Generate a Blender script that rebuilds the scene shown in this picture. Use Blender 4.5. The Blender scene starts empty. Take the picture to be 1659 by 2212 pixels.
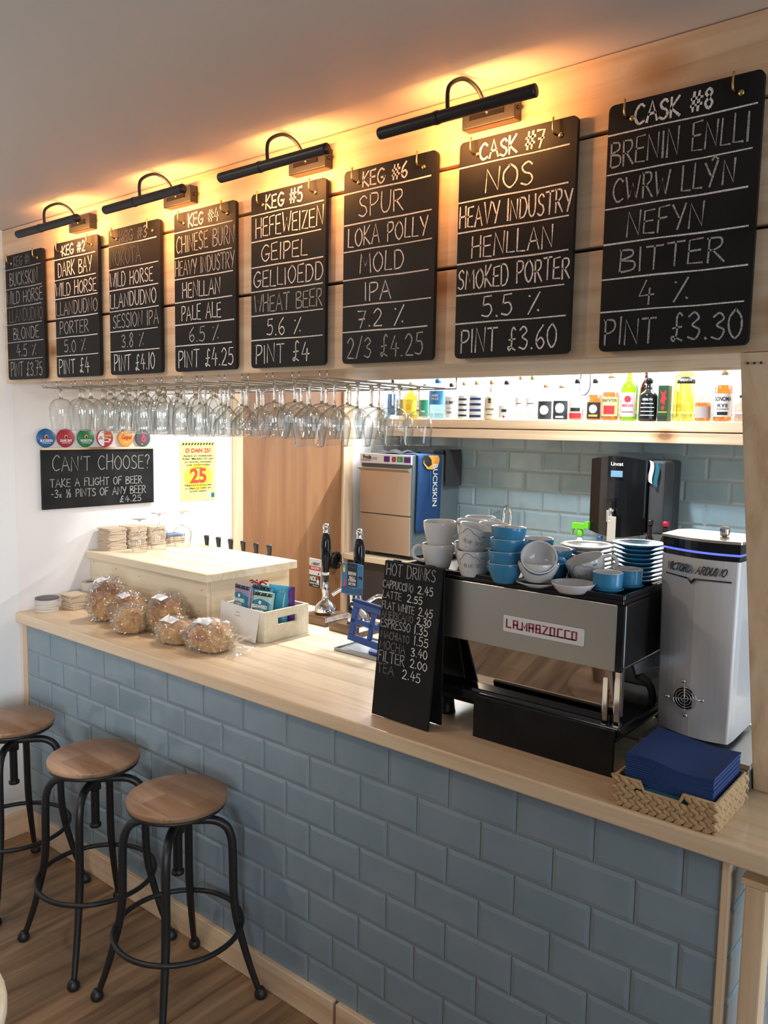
import bpy, bmesh, math, random
from mathutils import Vector, Matrix, noise
random.seed(7)
PI = math.pi
scn = bpy.context.scene
col = scn.collection

# ---------------------------------------------------------------- camera
cam = bpy.data.cameras.new('camera')
cam_o = bpy.data.objects.new('camera', cam)
col.objects.link(cam_o)
RC = ((0.7709, 0.6367, 0.0171), (0.0797, -0.0698, -0.9944), (-0.6319, 0.7679, -0.1045))
mw = Matrix.Identity(4)
for i in range(3):
    mw[i][0] = RC[0][i]; mw[i][1] = -RC[1][i]; mw[i][2] = -RC[2][i]
mw[0][3], mw[1][3], mw[2][3] = 3.0837, -1.6903, 1.8135
cam_o.matrix_world = mw
cam.sensor_fit = 'VERTICAL'; cam.sensor_height = 36.0; cam.sensor_width = 27.0
cam.lens = 1760.0 / 2212.0 * 36.0
cam.clip_start = 0.02
scn.camera = cam_o

# ---------------------------------------------------------------- world, light, exposure
scn.view_settings.view_transform = 'Standard'
scn.view_settings.look = 'None'
scn.view_settings.gamma = 1.0
scn.view_settings.exposure = 0.0
scn.view_settings.use_curve_mapping = False
cy = scn.cycles
cy.use_denoising = True
cy.max_bounces = 10; cy.diffuse_bounces = 4; cy.glossy_bounces = 4
cy.transmission_bounces = 8; cy.transparent_max_bounces = 40
cy.caustics_reflective = False; cy.caustics_refractive = False
cy.sample_clamp_indirect = 5.0
w = bpy.data.worlds.new('room_daylight'); scn.world = w; w.use_nodes = True
bg = w.node_tree.nodes['Background']
bg.inputs[0].default_value = (0.80, 0.88, 1.0, 1); bg.inputs[1].default_value = 0.15

def lamp(name, kind, loc, target, energy, color, size=None, size_y=None, parent=None, spread=None, radius=None):
    l = bpy.data.lights.new(name, kind); l.energy = energy; l.color = color
    if kind == 'AREA':
        if size_y: l.shape = 'RECTANGLE'; l.size = size; l.size_y = size_y
        else: l.shape = 'DISK'; l.size = size
        if spread: l.spread = spread
    elif radius: l.shadow_soft_size = radius
    o = bpy.data.objects.new(name, l); col.objects.link(o)
    o.location = loc
    d = Vector(target) - Vector(loc)
    o.rotation_euler = d.to_track_quat('-Z', 'Y').to_euler()
    if parent: o.parent = parent
    return o

# ceiling downlights behind the bar
lamp('back_ceiling_light', 'AREA', (0.35, 0.95, 2.57), (0.35, 0.95, 0), 15, (1.0, 0.965, 0.92), 0.14, spread=math.radians(104))
lamp('back_ceiling_light', 'AREA', (1.35, 1.90, 2.57), (1.35, 1.90, 0), 25, (0.80, 0.91, 1.0), 0.12, spread=math.radians(140))
# LED strip above the bottle shelf
lamp('shelf_led_strip', 'AREA', (0.85, 2.585, 2.30), (0.85, 2.57, 1.8), 90, (0.95, 0.98, 1.0), 2.3, 0.02)
# daylight from the windows to the right of and behind the customer side, plus an added left-wall beam
lamp('window_and_added_daylight', 'AREA', (5.2, -1.2, 1.5), (1.0, 0.0, 1.2), 30, (0.80, 0.90, 1.0), 1.6, 1.6)
lamp('window_and_added_daylight', 'AREA', (4.6, 0.9, 1.3), (2.4, 0.3, 1.1), 30, (0.74, 0.87, 1.0), 1.1, 1.5)
lamp('window_and_added_daylight', 'AREA', (3.9, -3.4, 1.7), (-0.33, -0.45, 1.25), 11, (0.86, 0.93, 1.0), 0.7, 1.0, spread=math.radians(50))  # added narrow beam that brightens the left wall before the bar
lamp('front_room_light', 'AREA', (1.2, -2.6, 2.5), (1.0, -1.2, 0), 6, (1.0, 0.84, 0.70), 0.9, spread=math.radians(130))
lamp('front_room_light', 'AREA', (0.55, -1.35, 2.57), (1.1, -0.5, 0.9), 12, (1.0, 0.80, 0.60), 0.22)

# ---------------------------------------------------------------- materials
MATS = {}
def new_mat(name):
    m = bpy.data.materials.new(name); m.use_nodes = True
    MATS[name] = m
    return m, m.node_tree, m.node_tree.nodes['Principled BSDF']

def plain(name, c, rough=0.5, metal=0.0, spec=0.5, coat=0.0, emit=None, es=0.0, bump=None, aniso=0.0):
    m, nt, b = new_mat(name)
    b.inputs['Base Color'].default_value = (*c, 1); b.inputs['Roughness'].default_value = rough
    b.inputs['Metallic'].default_value = metal; b.inputs['Specular IOR Level'].default_value = spec
    b.inputs['Coat Weight'].default_value = coat; b.inputs['Coat Roughness'].default_value = 0.08
    if emit: b.inputs['Emission Color'].default_value = (*emit, 1); b.inputs['Emission Strength'].default_value = es
    if bump:
        n = nt.nodes.new('ShaderNodeTexNoise'); n.inputs['Scale'].default_value = bump[0]; n.inputs['Detail'].default_value = 4
        tc = nt.nodes.new('ShaderNodeTexCoord'); nt.links.new(tc.outputs['Object'], n.inputs['Vector'])
        bp = nt.nodes.new('ShaderNodeBump'); bp.inputs['Strength'].default_value = bump[1]; bp.inputs['Distance'].default_value = 0.01
        nt.links.new(n.outputs['Fac'], bp.inputs['Height']); nt.links.new(bp.outputs['Normal'], b.inputs['Normal'])
    return m

def ramp(nt, fac, stops):
    r = nt.nodes.new('ShaderNodeValToRGB')
    e = r.color_ramp.elements
    while len(e) < len(stops): e.new(0.5)
    for el, (p, c) in zip(e, stops): el.position = p; el.color = (*c, 1)
    nt.links.new(fac, r.inputs['Fac'])
    return r

def mapping(nt, scale, loc=(0, 0, 0), rot=(0, 0, 0), coord='Object'):
    tc = nt.nodes.new('ShaderNodeTexCoord'); mp = nt.nodes.new('ShaderNodeMapping')
    mp.inputs['Scale'].default_value = scale; mp.inputs['Location'].default_value = loc; mp.inputs['Rotation'].default_value = rot
    nt.links.new(tc.outputs[coord], mp.inputs['Vector'])
    return mp

def wood(name, axis, cols, rough=0.45, stretch=9.0, scale=14.0, knots=True, coat=0.0, knot_scale=3.0):
    """procedural timber with its grain along an axis"""
    m, nt, b = new_mat(name)
    s = [stretch * 2.4] * 3; s[axis] = 0.9
    mp = mapping(nt, s)
    info = nt.nodes.new('ShaderNodeObjectInfo')
    add = nt.nodes.new('ShaderNodeVectorMath'); add.operation = 'ADD'
    mul = nt.nodes.new('ShaderNodeVectorMath'); mul.operation = 'SCALE'; mul.inputs['Scale'].default_value = 37.0
    comb = nt.nodes.new('ShaderNodeCombineXYZ')
    for k in range(3): nt.links.new(info.outputs['Random'], comb.inputs[k])
    nt.links.new(comb.outputs[0], mul.inputs[0]); nt.links.new(mp.outputs[0], add.inputs[0]); nt.links.new(mul.outputs[0], add.inputs[1])
    n = nt.nodes.new('ShaderNodeTexNoise'); n.inputs['Scale'].default_value = 1.0; n.inputs['Detail'].default_value = 6; n.inputs['Roughness'].default_value = 0.6
    n.inputs['Distortion'].default_value = 0.7
    nt.links.new(add.outputs[0], n.inputs['Vector'])
    r = ramp(nt, n.outputs['Fac'], [(0.30, cols[0]), (0.52, cols[1]), (0.72, cols[2])])
    out = r.outputs['Color']
    # broad board-to-board drift
    mp2 = mapping(nt, [2.2 if k != axis else 0.35 for k in range(3)])
    n2 = nt.nodes.new('ShaderNodeTexNoise'); n2.inputs['Scale'].default_value = 2.0; n2.inputs['Detail'].default_value = 1
    nt.links.new(mp2.outputs[0], n2.inputs['Vector'])
    mx = nt.nodes.new('ShaderNodeMix'); mx.data_type = 'RGBA'; mx.blend_type = 'MULTIPLY'; mx.inputs['Factor'].default_value = 0.35
    r2 = ramp(nt, n2.outputs['Fac'], [(0.3, (0.75, 0.70, 0.62)), (0.65, (1, 1, 1))])
    nt.links.new(out, mx.inputs['A']); nt.links.new(r2.outputs['Color'], mx.inputs['B']); out = mx.outputs['Result']
    if knots:
        mp3 = mapping(nt, [knot_scale if k != axis else knot_scale * 0.55 for k in range(3)], (0.37, 0.11, 0.23))
        v = nt.nodes.new('ShaderNodeTexVoronoi'); v.inputs['Scale'].default_value = 1.35; v.inputs['Randomness'].default_value = 1.0
        nt.links.new(mp3.outputs[0], v.inputs['Vector'])
        r3 = ramp(nt, v.outputs['Distance'], [(0.075, (0.26, 0.12, 0.05)), (0.115, (0.70, 0.50, 0.32)), (0.21, (1, 1, 1))])
        mx2 = nt.nodes.new('ShaderNodeMix'); mx2.data_type = 'RGBA'; mx2.blend_type = 'MULTIPLY'; mx2.inputs['Factor'].default_value = 0.85
        nt.links.new(out, mx2.inputs['A']); nt.links.new(r3.outputs['Color'], mx2.inputs['B']); out = mx2.outputs['Result']
    nt.links.new(out, b.inputs['Base Color'])
    b.inputs['Roughness'].default_value = rough; b.inputs['Coat Weight'].default_value = coat; b.inputs['Coat Roughness'].default_value = 0.15
    bp = nt.nodes.new('ShaderNodeBump'); bp.inputs['Strength'].default_value = 0.12; bp.inputs['Distance'].default_value = 0.004
    nt.links.new(n.outputs['Fac'], bp.inputs['Height']); nt.links.new(bp.outputs['Normal'], b.inputs['Normal'])
    return m

PINE = ((0.64, 0.42, 0.24), (0.80, 0.59, 0.39), (0.87, 0.70, 0.50))
PALE = ((0.66, 0.51, 0.32), (0.80, 0.67, 0.48), (0.86, 0.76, 0.58))
pine_x = wood('pine_along_x', 0, PINE, coat=0.15); pine_y = wood('pine_along_y', 1, PINE); pine_z = wood('pine_along_z', 2, PINE)
top_x = wood('worktop_pine', 0, ((0.63, 0.44, 0.27), (0.77, 0.59, 0.40), (0.84, 0.69, 0.50)), rough=0.34, coat=0.25, knot_scale=2.2)
pale_x = wood('pale_pine_x', 0, PALE); pale_y = wood('pale_pine_y', 1, PALE); crate_w = wood('crate_wood', 0, ((0.72, 0.62, 0.45), (0.82, 0.74, 0.58), (0.88, 0.82, 0.68)), knots=False)
ply = wood('brown_plywood', 2, ((0.205, 0.085, 0.034), (0.275, 0.125, 0.05), (0.34, 0.17, 0.075)), rough=0.55, stretch=3.0, knots=False)
seat_w = wood('acacia_seat', 0, ((0.24, 0.12, 0.06), (0.50, 0.31, 0.19), (0.72, 0.51, 0.345)), rough=0.42, stretch=4.0, knots=False)
def staves(m):
    nt = m.node_tree; b = nt.nodes['Principled BSDF']; src = b.inputs['Base Color'].links[0].from_socket
    mp = mapping(nt, (1, 1, 1), (0.03, 0.02, 0))
    br = nt.nodes.new('ShaderNodeTexBrick'); br.offset = 0.4; br.inputs['Scale'].default_value = 1.0
    br.inputs['Brick Width'].default_value = 0.21; br.inputs['Row Height'].default_value = 0.088; br.inputs['Mortar Size'].default_value = 0.0004
    br.inputs['Color1'].default_value = (0.54, 0.49, 0.45, 1); br.inputs['Color2'].default_value = (1, 1, 1, 1); br.inputs['Mortar'].default_value = (0.5, 0.45, 0.4, 1)
    nt.links.new(mp.outputs[0], br.inputs['Vector'])
    mx = nt.nodes.new('ShaderNodeMix'); mx.data_type = 'RGBA'; mx.blend_type = 'MULTIPLY'; mx.inputs['Factor'].default_value = 1.0
    nt.links.new(src, mx.inputs['A']); nt.links.new(br.outputs['Color'], mx.inputs['B']); nt.links.new(mx.outputs['Result'], b.inputs['Base Color'])
staves(seat_w)
walnut = wood('dark_varnished_wood', 0, ((0.05, 0.02, 0.008), (0.12, 0.055, 0.02), (0.2, 0.1, 0.04)), rough=0.25, coat=0.5, knots=False)

def floor_mat():
    m, nt, b = new_mat('oak_laminate')
    mp = mapping(nt, (1, 1, 1), rot=(0, 0, PI / 2))
    br = nt.nodes.new('ShaderNodeTexBrick'); br.inputs['Scale'].default_value = 1.0
    br.offset = 0.37; br.inputs['Brick Width'].default_value = 1.25; br.inputs['Row Height'].default_value = 0.19
    br.inputs['Mortar Size'].default_value = 0.0016; br.inputs['Mortar Smooth'].default_value = 0.1; br.inputs['Bias'].default_value = 0.0
    br.inputs['Color1'].default_value = (0.2, 0.2, 0.2, 1); br.inputs['Color2'].default_value = (0.8, 0.8, 0.8, 1); br.inputs['Mortar'].default_value = (0, 0, 0, 1)
    nt.links.new(mp.outputs[0], br.inputs['Vector'])
    mp2 = mapping(nt, (13, 0.9, 1))
    n = nt.nodes.new('ShaderNodeTexNoise'); n.inputs['Scale'].default_value = 1.4; n.inputs['Detail'].default_value = 7; n.inputs['Distortion'].default_value = 0.9
    nt.links.new(mp2.outputs[0], n.inputs['Vector'])
    r = ramp(nt, n.outputs['Fac'], [(0.28, (0.12, 0.066, 0.032)), (0.5, (0.25, 0.152, 0.084)), (0.72, (0.36, 0.235, 0.14))])
    mx = nt.nodes.new('ShaderNodeMix'); mx.data_type = 'RGBA'; mx.blend_type = 'OVERLAY'; mx.inputs['Factor'].default_value = 0.35
    nt.links.new(r.outputs['Color'], mx.inputs['A']); nt.links.new(br.outputs['Color'], mx.inputs['B'])
    nt.links.new(mx.outputs['Result'], b.inputs['Base Color'])
    b.inputs['Roughness'].default_value = 0.38
    bp = nt.nodes.new('ShaderNodeBump'); bp.inputs['Strength'].default_value = 0.15; bp.inputs['Distance'].default_value = 0.004
    nt.links.new(n.outputs['Fac'], bp.inputs['Height']); nt.links.new(bp.outputs['Normal'], b.inputs['Normal'])
    return m
oak = floor_mat()

def tile_mat(name, c1, c2):
    m, nt, b = new_mat(name)
    mp = mapping(nt, (1, 1, 1))
    n = nt.nodes.new('ShaderNodeTexNoise'); n.inputs['Scale'].default_value = 7; n.inputs['Detail'].default_value = 2
    nt.links.new(mp.outputs[0], n.inputs['Vector'])
    r = ramp(nt, n.outputs['Fac'], [(0.3, c1), (0.7, c2)])
    nt.links.new(r.outputs['Color'], b.inputs['Base Color'])
    b.inputs['Roughness'].default_value = 0.12; b.inputs['Specular IOR Level'].default_value = 0.5
    n2 = nt.nodes.new('ShaderNodeTexNoise'); n2.inputs['Scale'].default_value = 16; n2.inputs['Detail'].default_value = 1
    nt.links.new(mp.outputs[0], n2.inputs['Vector'])
    bp = nt.nodes.new('ShaderNodeBump'); bp.inputs['Strength'].default_value = 0.25; bp.inputs['Distance'].default_value = 0.006
    nt.links.new(n2.outputs['Fac'], bp.inputs['Height']); nt.links.new(bp.outputs['Normal'], b.inputs['Normal'])
    return m
tile_blue = tile_mat('blue_glazed_tile', (0.215, 0.29, 0.34), (0.25, 0.32, 0.37))
tile_back = tile_mat('pale_blue_glazed_tile', (0.24, 0.335, 0.38), (0.28, 0.375, 0.415))
grout = plain('grout', (0.33, 0.30, 0.29), 0.9)
white_wall = plain('white_paint', (0.80, 0.80, 0.79), 0.8, bump=(60, 0.04))
warm_lit_wall = plain('white_paint_warm_lit', (0.80, 0.76, 0.74), 0.75, bump=(40, 0.05))  # same white wall, tinted pinkish to carry the light behind the bar
ceil_m = plain('ceiling_paint', (0.72, 0.69, 0.66), 0.5, bump=(3, 0.12))
black_metal = plain('black_iron', (0.012, 0.012, 0.013), 0.42, 0.0, 0.5)
black_gloss = plain('black_gloss', (0.008, 0.008, 0.009), 0.12)
black_plastic = plain('black_plastic', (0.014, 0.014, 0.015), 0.4)
rubber = plain('black_rubber', (0.02, 0.02, 0.02), 0.8)
steel = plain('brushed_steel', (0.66, 0.65, 0.60), 0.36, 1.0)
steel_dk = plain('dull_steel', (0.40, 0.43, 0.45), 0.38, 1.0)
chrome = plain('chrome', (0.78, 0.78, 0.80), 0.06, 1.0)
mirror = plain('mirror_steel', (0.72, 0.72, 0.72), 0.03, 1.0)
brass = plain('brass', (0.62, 0.42, 0.16), 0.28, 1.0)
wire = plain('wire_steel', (0.55, 0.55, 0.56), 0.25, 1.0)
white_cer = plain('white_china', (0.72, 0.71, 0.70), 0.12, coat=0.4)
blue_cer = plain('blue_china', (0.05, 0.255, 0.46), 0.22)
white_pl = plain('white_plastic', (0.82, 0.82, 0.82), 0.3)
silver = plain('silver_paint', (0.76, 0.76, 0.77), 0.34, 0.25, coat=0.4)
paper = plain('white_paper', (0.82, 0.82, 0.82), 0.8)
card = plain('beer_mat_card', (0.58, 0.46, 0.34), 0.85, bump=(80, 0.2))
card_dk = plain('printed_card', (0.10, 0.10, 0.115), 0.6)
card_wh = plain('pale_card', (0.62, 0.58, 0.52), 0.8)
navy = plain('navy_paper', (0.012, 0.042, 0.16), 0.8, bump=(300, 0.15))
teal = plain('teal_paper', (0.005, 0.13, 0.19), 0.8, bump=(300, 0.15))
wicker = plain('seagrass', (0.50, 0.33, 0.17), 0.75, bump=(120, 0.5))
red = plain('red_ink', (0.50, 0.02, 0.03), 0.5)
crimson = plain('crimson', (0.36, 0.015, 0.035), 0.4)
yellow = plain('yellow_paper', (0.86, 0.78, 0.28), 0.7)
yellow2 = plain('bright_yellow', (0.88, 0.68, 0.05), 0.7)
ink = plain('black_ink', (0.012, 0.012, 0.012), 0.6)
white_ink = plain('white_ink', (0.8, 0.8, 0.8), 0.6)
blue_badge = plain('blue_badge', (0.02, 0.10, 0.28), 0.3)
green_badge = plain('green_badge', (0.015, 0.17, 0.055), 0.3)
orange = plain('orange_print', (0.78, 0.36, 0.06), 0.4)
pinkm = plain('coral_pink', (0.72, 0.06, 0.12), 0.4)
towel_b = plain('blue_towel', (0.004, 0.045, 0.15), 0.9, bump=(260, 0.4))
dark_cloth = plain('charcoal_cloth', (0.03, 0.03, 0.035), 0.95, bump=(200, 0.4))
green_pl = plain('green_plastic', (0.16, 0.62, 0.03), 0.35)
blue_pl = plain('blue_plastic', (0.03, 0.09, 0.36), 0.35)
purple = plain('purple_foil', (0.09, 0.02, 0.22), 0.3)
foil_blue = plain('blue_foil', (0.05, 0.30, 0.46), 0.28)
foil_teal = plain('teal_foil', (0.02, 0.19, 0.30), 0.28)
foil_mint = plain('mint_foil', (0.38, 0.62, 0.58), 0.3)
foil_lilac = plain('lilac_foil', (0.32, 0.26, 0.42), 0.3)
cork = plain('cork', (0.50, 0.33, 0.18), 0.8)
cream = plain('cream_glaze', (0.74, 0.62, 0.44), 0.3)
dark_red = plain('dark_red', (0.25, 0.01, 0.02), 0.3)
blue_led = plain('blue_led', (0.02, 0.03, 0.2), 0.3, emit=(0.15, 0.2, 1.0), es=1.2)
lcd = plain('lcd_screen', (0.1, 0.2, 0.3), 0.2, emit=(0.30, 0.52, 0.75), es=0.5)
bulb_m = plain('warm_lamp', (1, 0.7, 0.4), 0.5, emit=(1.0, 0.55, 0.2), es=14.0)

def board_mat():
    m, nt, b = new_mat('chalkboard')
    mp = mapping(nt, (5, 5, 5))
    n = nt.nodes.new('ShaderNodeTexNoise'); n.inputs['Scale'].default_value = 1.5; n.inputs['Detail'].default_value = 5
    nt.links.new(mp.outputs[0], n.inputs['Vector'])
    r = ramp(nt, n.outputs['Fac'], [(0.35, (0.0075, 0.0075, 0.0085)), (0.75, (0.020, 0.019, 0.019))])
    nt.links.new(r.outputs['Color'], b.inputs['Base Color'])
    r2 = ramp(nt, n.outputs['Fac'], [(0.3, (0.42, 0.42, 0.42)), (0.7, (0.6, 0.6, 0.6))])
    nt.links.new(r2.outputs['Color'], b.inputs['Roughness']); b.inputs['Specular IOR Level'].default_value = 0.18
    return m
slate = board_mat()
def chalk_mat(name, hi, lo):
    m, nt, b = new_mat(name)
    mp = mapping(nt, (1, 1, 1))
    n = nt.nodes.new('ShaderNodeTexNoise'); n.inputs['Scale'].default_value = 420; n.inputs['Detail'].default_value = 3
    nt.links.new(mp.outputs[0], n.inputs['Vector'])
    r = ramp(nt, n.outputs['Fac'], [(0.34, lo), (0.52, hi)])
    nt.links.new(r.outputs['Color'], b.inputs['Base Color']); b.inputs['Roughness'].default_value = 0.9
    return m
chalk = chalk_mat('white_chalk', (0.86, 0.84, 0.80), (0.30, 0.29, 0.28))
chalk_dim = chalk_mat('smudged_chalk', (0.46, 0.45, 0.43), (0.11, 0.11, 0.11))
chalk_faint = chalk_mat('faded_chalk', (0.20, 0.195, 0.19), (0.04, 0.04, 0.04))

def clear(name, tint, edge, gloss=0.05, rough=0.02, power=2.0, bump=None):
    """a thin clear wall: tinted see-through plus a fresnel reflection"""
    m = bpy.data.materials.new(name); m.use_nodes = True; nt = m.node_tree; MATS[name] = m
    for x in list(nt.nodes):
        if x.type != 'OUTPUT_MATERIAL': nt.nodes.remove(x)
    out = [x for x in nt.nodes][0]
    lw = nt.nodes.new('ShaderNodeLayerWeight'); lw.inputs['Blend'].default_value = 0.5
    pw = nt.nodes.new('ShaderNodeMath'); pw.operation = 'POWER'; pw.inputs[1].default_value = power
    nt.links.new(lw.outputs['Facing'], pw.inputs[0])
    tr = nt.nodes.new('ShaderNodeBsdfTransparent')
    mc = nt.nodes.new('ShaderNodeMix'); mc.data_type = 'RGBA'
    mc.inputs['A'].default_value = (*tint, 1); mc.inputs['B'].default_value = (*edge, 1)
    nt.links.new(pw.outputs[0], mc.inputs['Factor']); nt.links.new(mc.outputs['Result'], tr.inputs['Color'])
    gl = nt.nodes.new('ShaderNodeBsdfGlossy'); gl.inputs['Roughness'].default_value = rough; gl.inputs['Color'].default_value = (1, 1, 1, 1)
    ma = nt.nodes.new('ShaderNodeMath'); ma.operation = 'MULTIPLY_ADD'; ma.inputs[1].default_value = 0.55; ma.inputs[2].default_value = gloss
    nt.links.new(pw.outputs[0], ma.inputs[0])
    mx = nt.nodes.new('ShaderNodeMixShader')
    nt.links.new(ma.outputs[0], mx.inputs[0]); nt.links.new(tr.outputs[0], mx.inputs[1]); nt.links.new(gl.outputs[0], mx.inputs[2])
    nt.links.new(mx.outputs[0], out.inputs['Surface'])
    if bump:
        tc = nt.nodes.new('ShaderNodeTexCoord'); n = nt.nodes.new('ShaderNodeTexNoise'); n.inputs['Scale'].default_value = bump[0]; n.inputs['Detail'].default_value = 3
        nt.links.new(tc.outputs['Object'], n.inputs['Vector'])
        bp = nt.nodes.new('ShaderNodeBump'); bp.inputs['Strength'].default_value = bump[1]; bp.inputs['Distance'].default_value = 0.01
        nt.links.new(n.outputs['Fac'], bp.inputs['Height']); nt.links.new(bp.outputs['Normal'], gl.inputs['Normal'])
    return m
glass = clear('drinking_glass', (0.965, 0.97, 0.967), (0.42, 0.44, 0.43), 0.06, power=2.6)
film = clear('cellophane', (0.95, 0.95, 0.95), (0.80, 0.80, 0.80), 0.10, 0.035, 1.5, bump=(55, 0.7))
clear_b = clear('clear_bottle', (0.93, 0.95, 0.95), (0.6, 0.64, 0.66), 0.05)
blue_b = clear('pale_blue_bottle', (0.62, 0.82, 0.93), (0.3, 0.5, 0.65), 0.05)
amber_b = clear('amber_spirit', (0.93, 0.50, 0.10), (0.55, 0.2, 0.02), 0.05)
red_b = clear('red_spirit', (0.75, 0.20, 0.08), (0.4, 0.05, 0.02), 0.05)
gold_b = clear('golden_spirit', (0.95, 0.75, 0.25), (0.7, 0.45, 0.08), 0.05)
green_b = clear('green_bottle', (0.55, 0.75, 0.10), (0.2, 0.35, 0.02), 0.05)
dark_b = clear('brown_bottle', (0.22, 0.08, 0.05), (0.06, 0.02, 0.01), 0.06)
pink_b = clear('pale_pink_bottle', (0.92, 0.78, 0.74), (0.65, 0.5, 0.46), 0.05)
yel_b = clear('yellow_tube', (0.93, 0.88, 0.35), (0.75, 0.65, 0.15), 0.05)
def solid_glass():
    m, nt, b = new_mat('solid_glass')
    b.inputs['Base Color'].default_value = (0.95, 0.97, 0.96, 1); b.inputs['Roughness'].default_value = 0.0
    b.inputs['Transmission Weight'].default_value = 1.0; b.inputs['IOR'].default_value = 1.48
    return m
sglass = solid_glass()
def bread_mat():
    m, nt, b = new_mat('bread_crust')
    mp = mapping(nt, (1, 1, 1))
    n = nt.nodes.new('ShaderNodeTexNoise'); n.inputs['Scale'].default_value = 16; n.inputs['Detail'].default_value = 5
    nt.links.new(mp.outputs[0], n.inputs['Vector'])
    sx = nt.nodes.new('ShaderNodeSeparateXYZ'); nt.links.new(mp.outputs[0], sx.inputs[0])
    ma = nt.nodes.new('ShaderNodeMath'); ma.operation = 'MULTIPLY_ADD'; ma.inputs[1].default_value = 3.6
    nt.links.new(sx.outputs['Z'], ma.inputs[0]); nt.links.new(n.outputs['Fac'], ma.inputs[2])
    r = ramp(nt, ma.outputs[0], [(0.52, (0.70, 0.47, 0.22)), (0.70, (0.58, 0.32, 0.11)), (0.86, (0.37, 0.15, 0.045)), (1.0, (0.21, 0.075, 0.022))])
    nt.links.new(r.outputs['Color'], b.inputs['Base Color']); b.inputs['Roughness'].default_value = 0.65
    bp = nt.nodes.new('ShaderNodeBump'); bp.inputs['Strength'].default_value = 0.6; bp.inputs['Distance'].default_value = 0.006
    nt.links.new(n.outputs['Fac'], bp.inputs['Height']); nt.links.new(bp.outputs['Normal'], b.inputs['Normal'])
    return m
crust = bread_mat()

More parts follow.
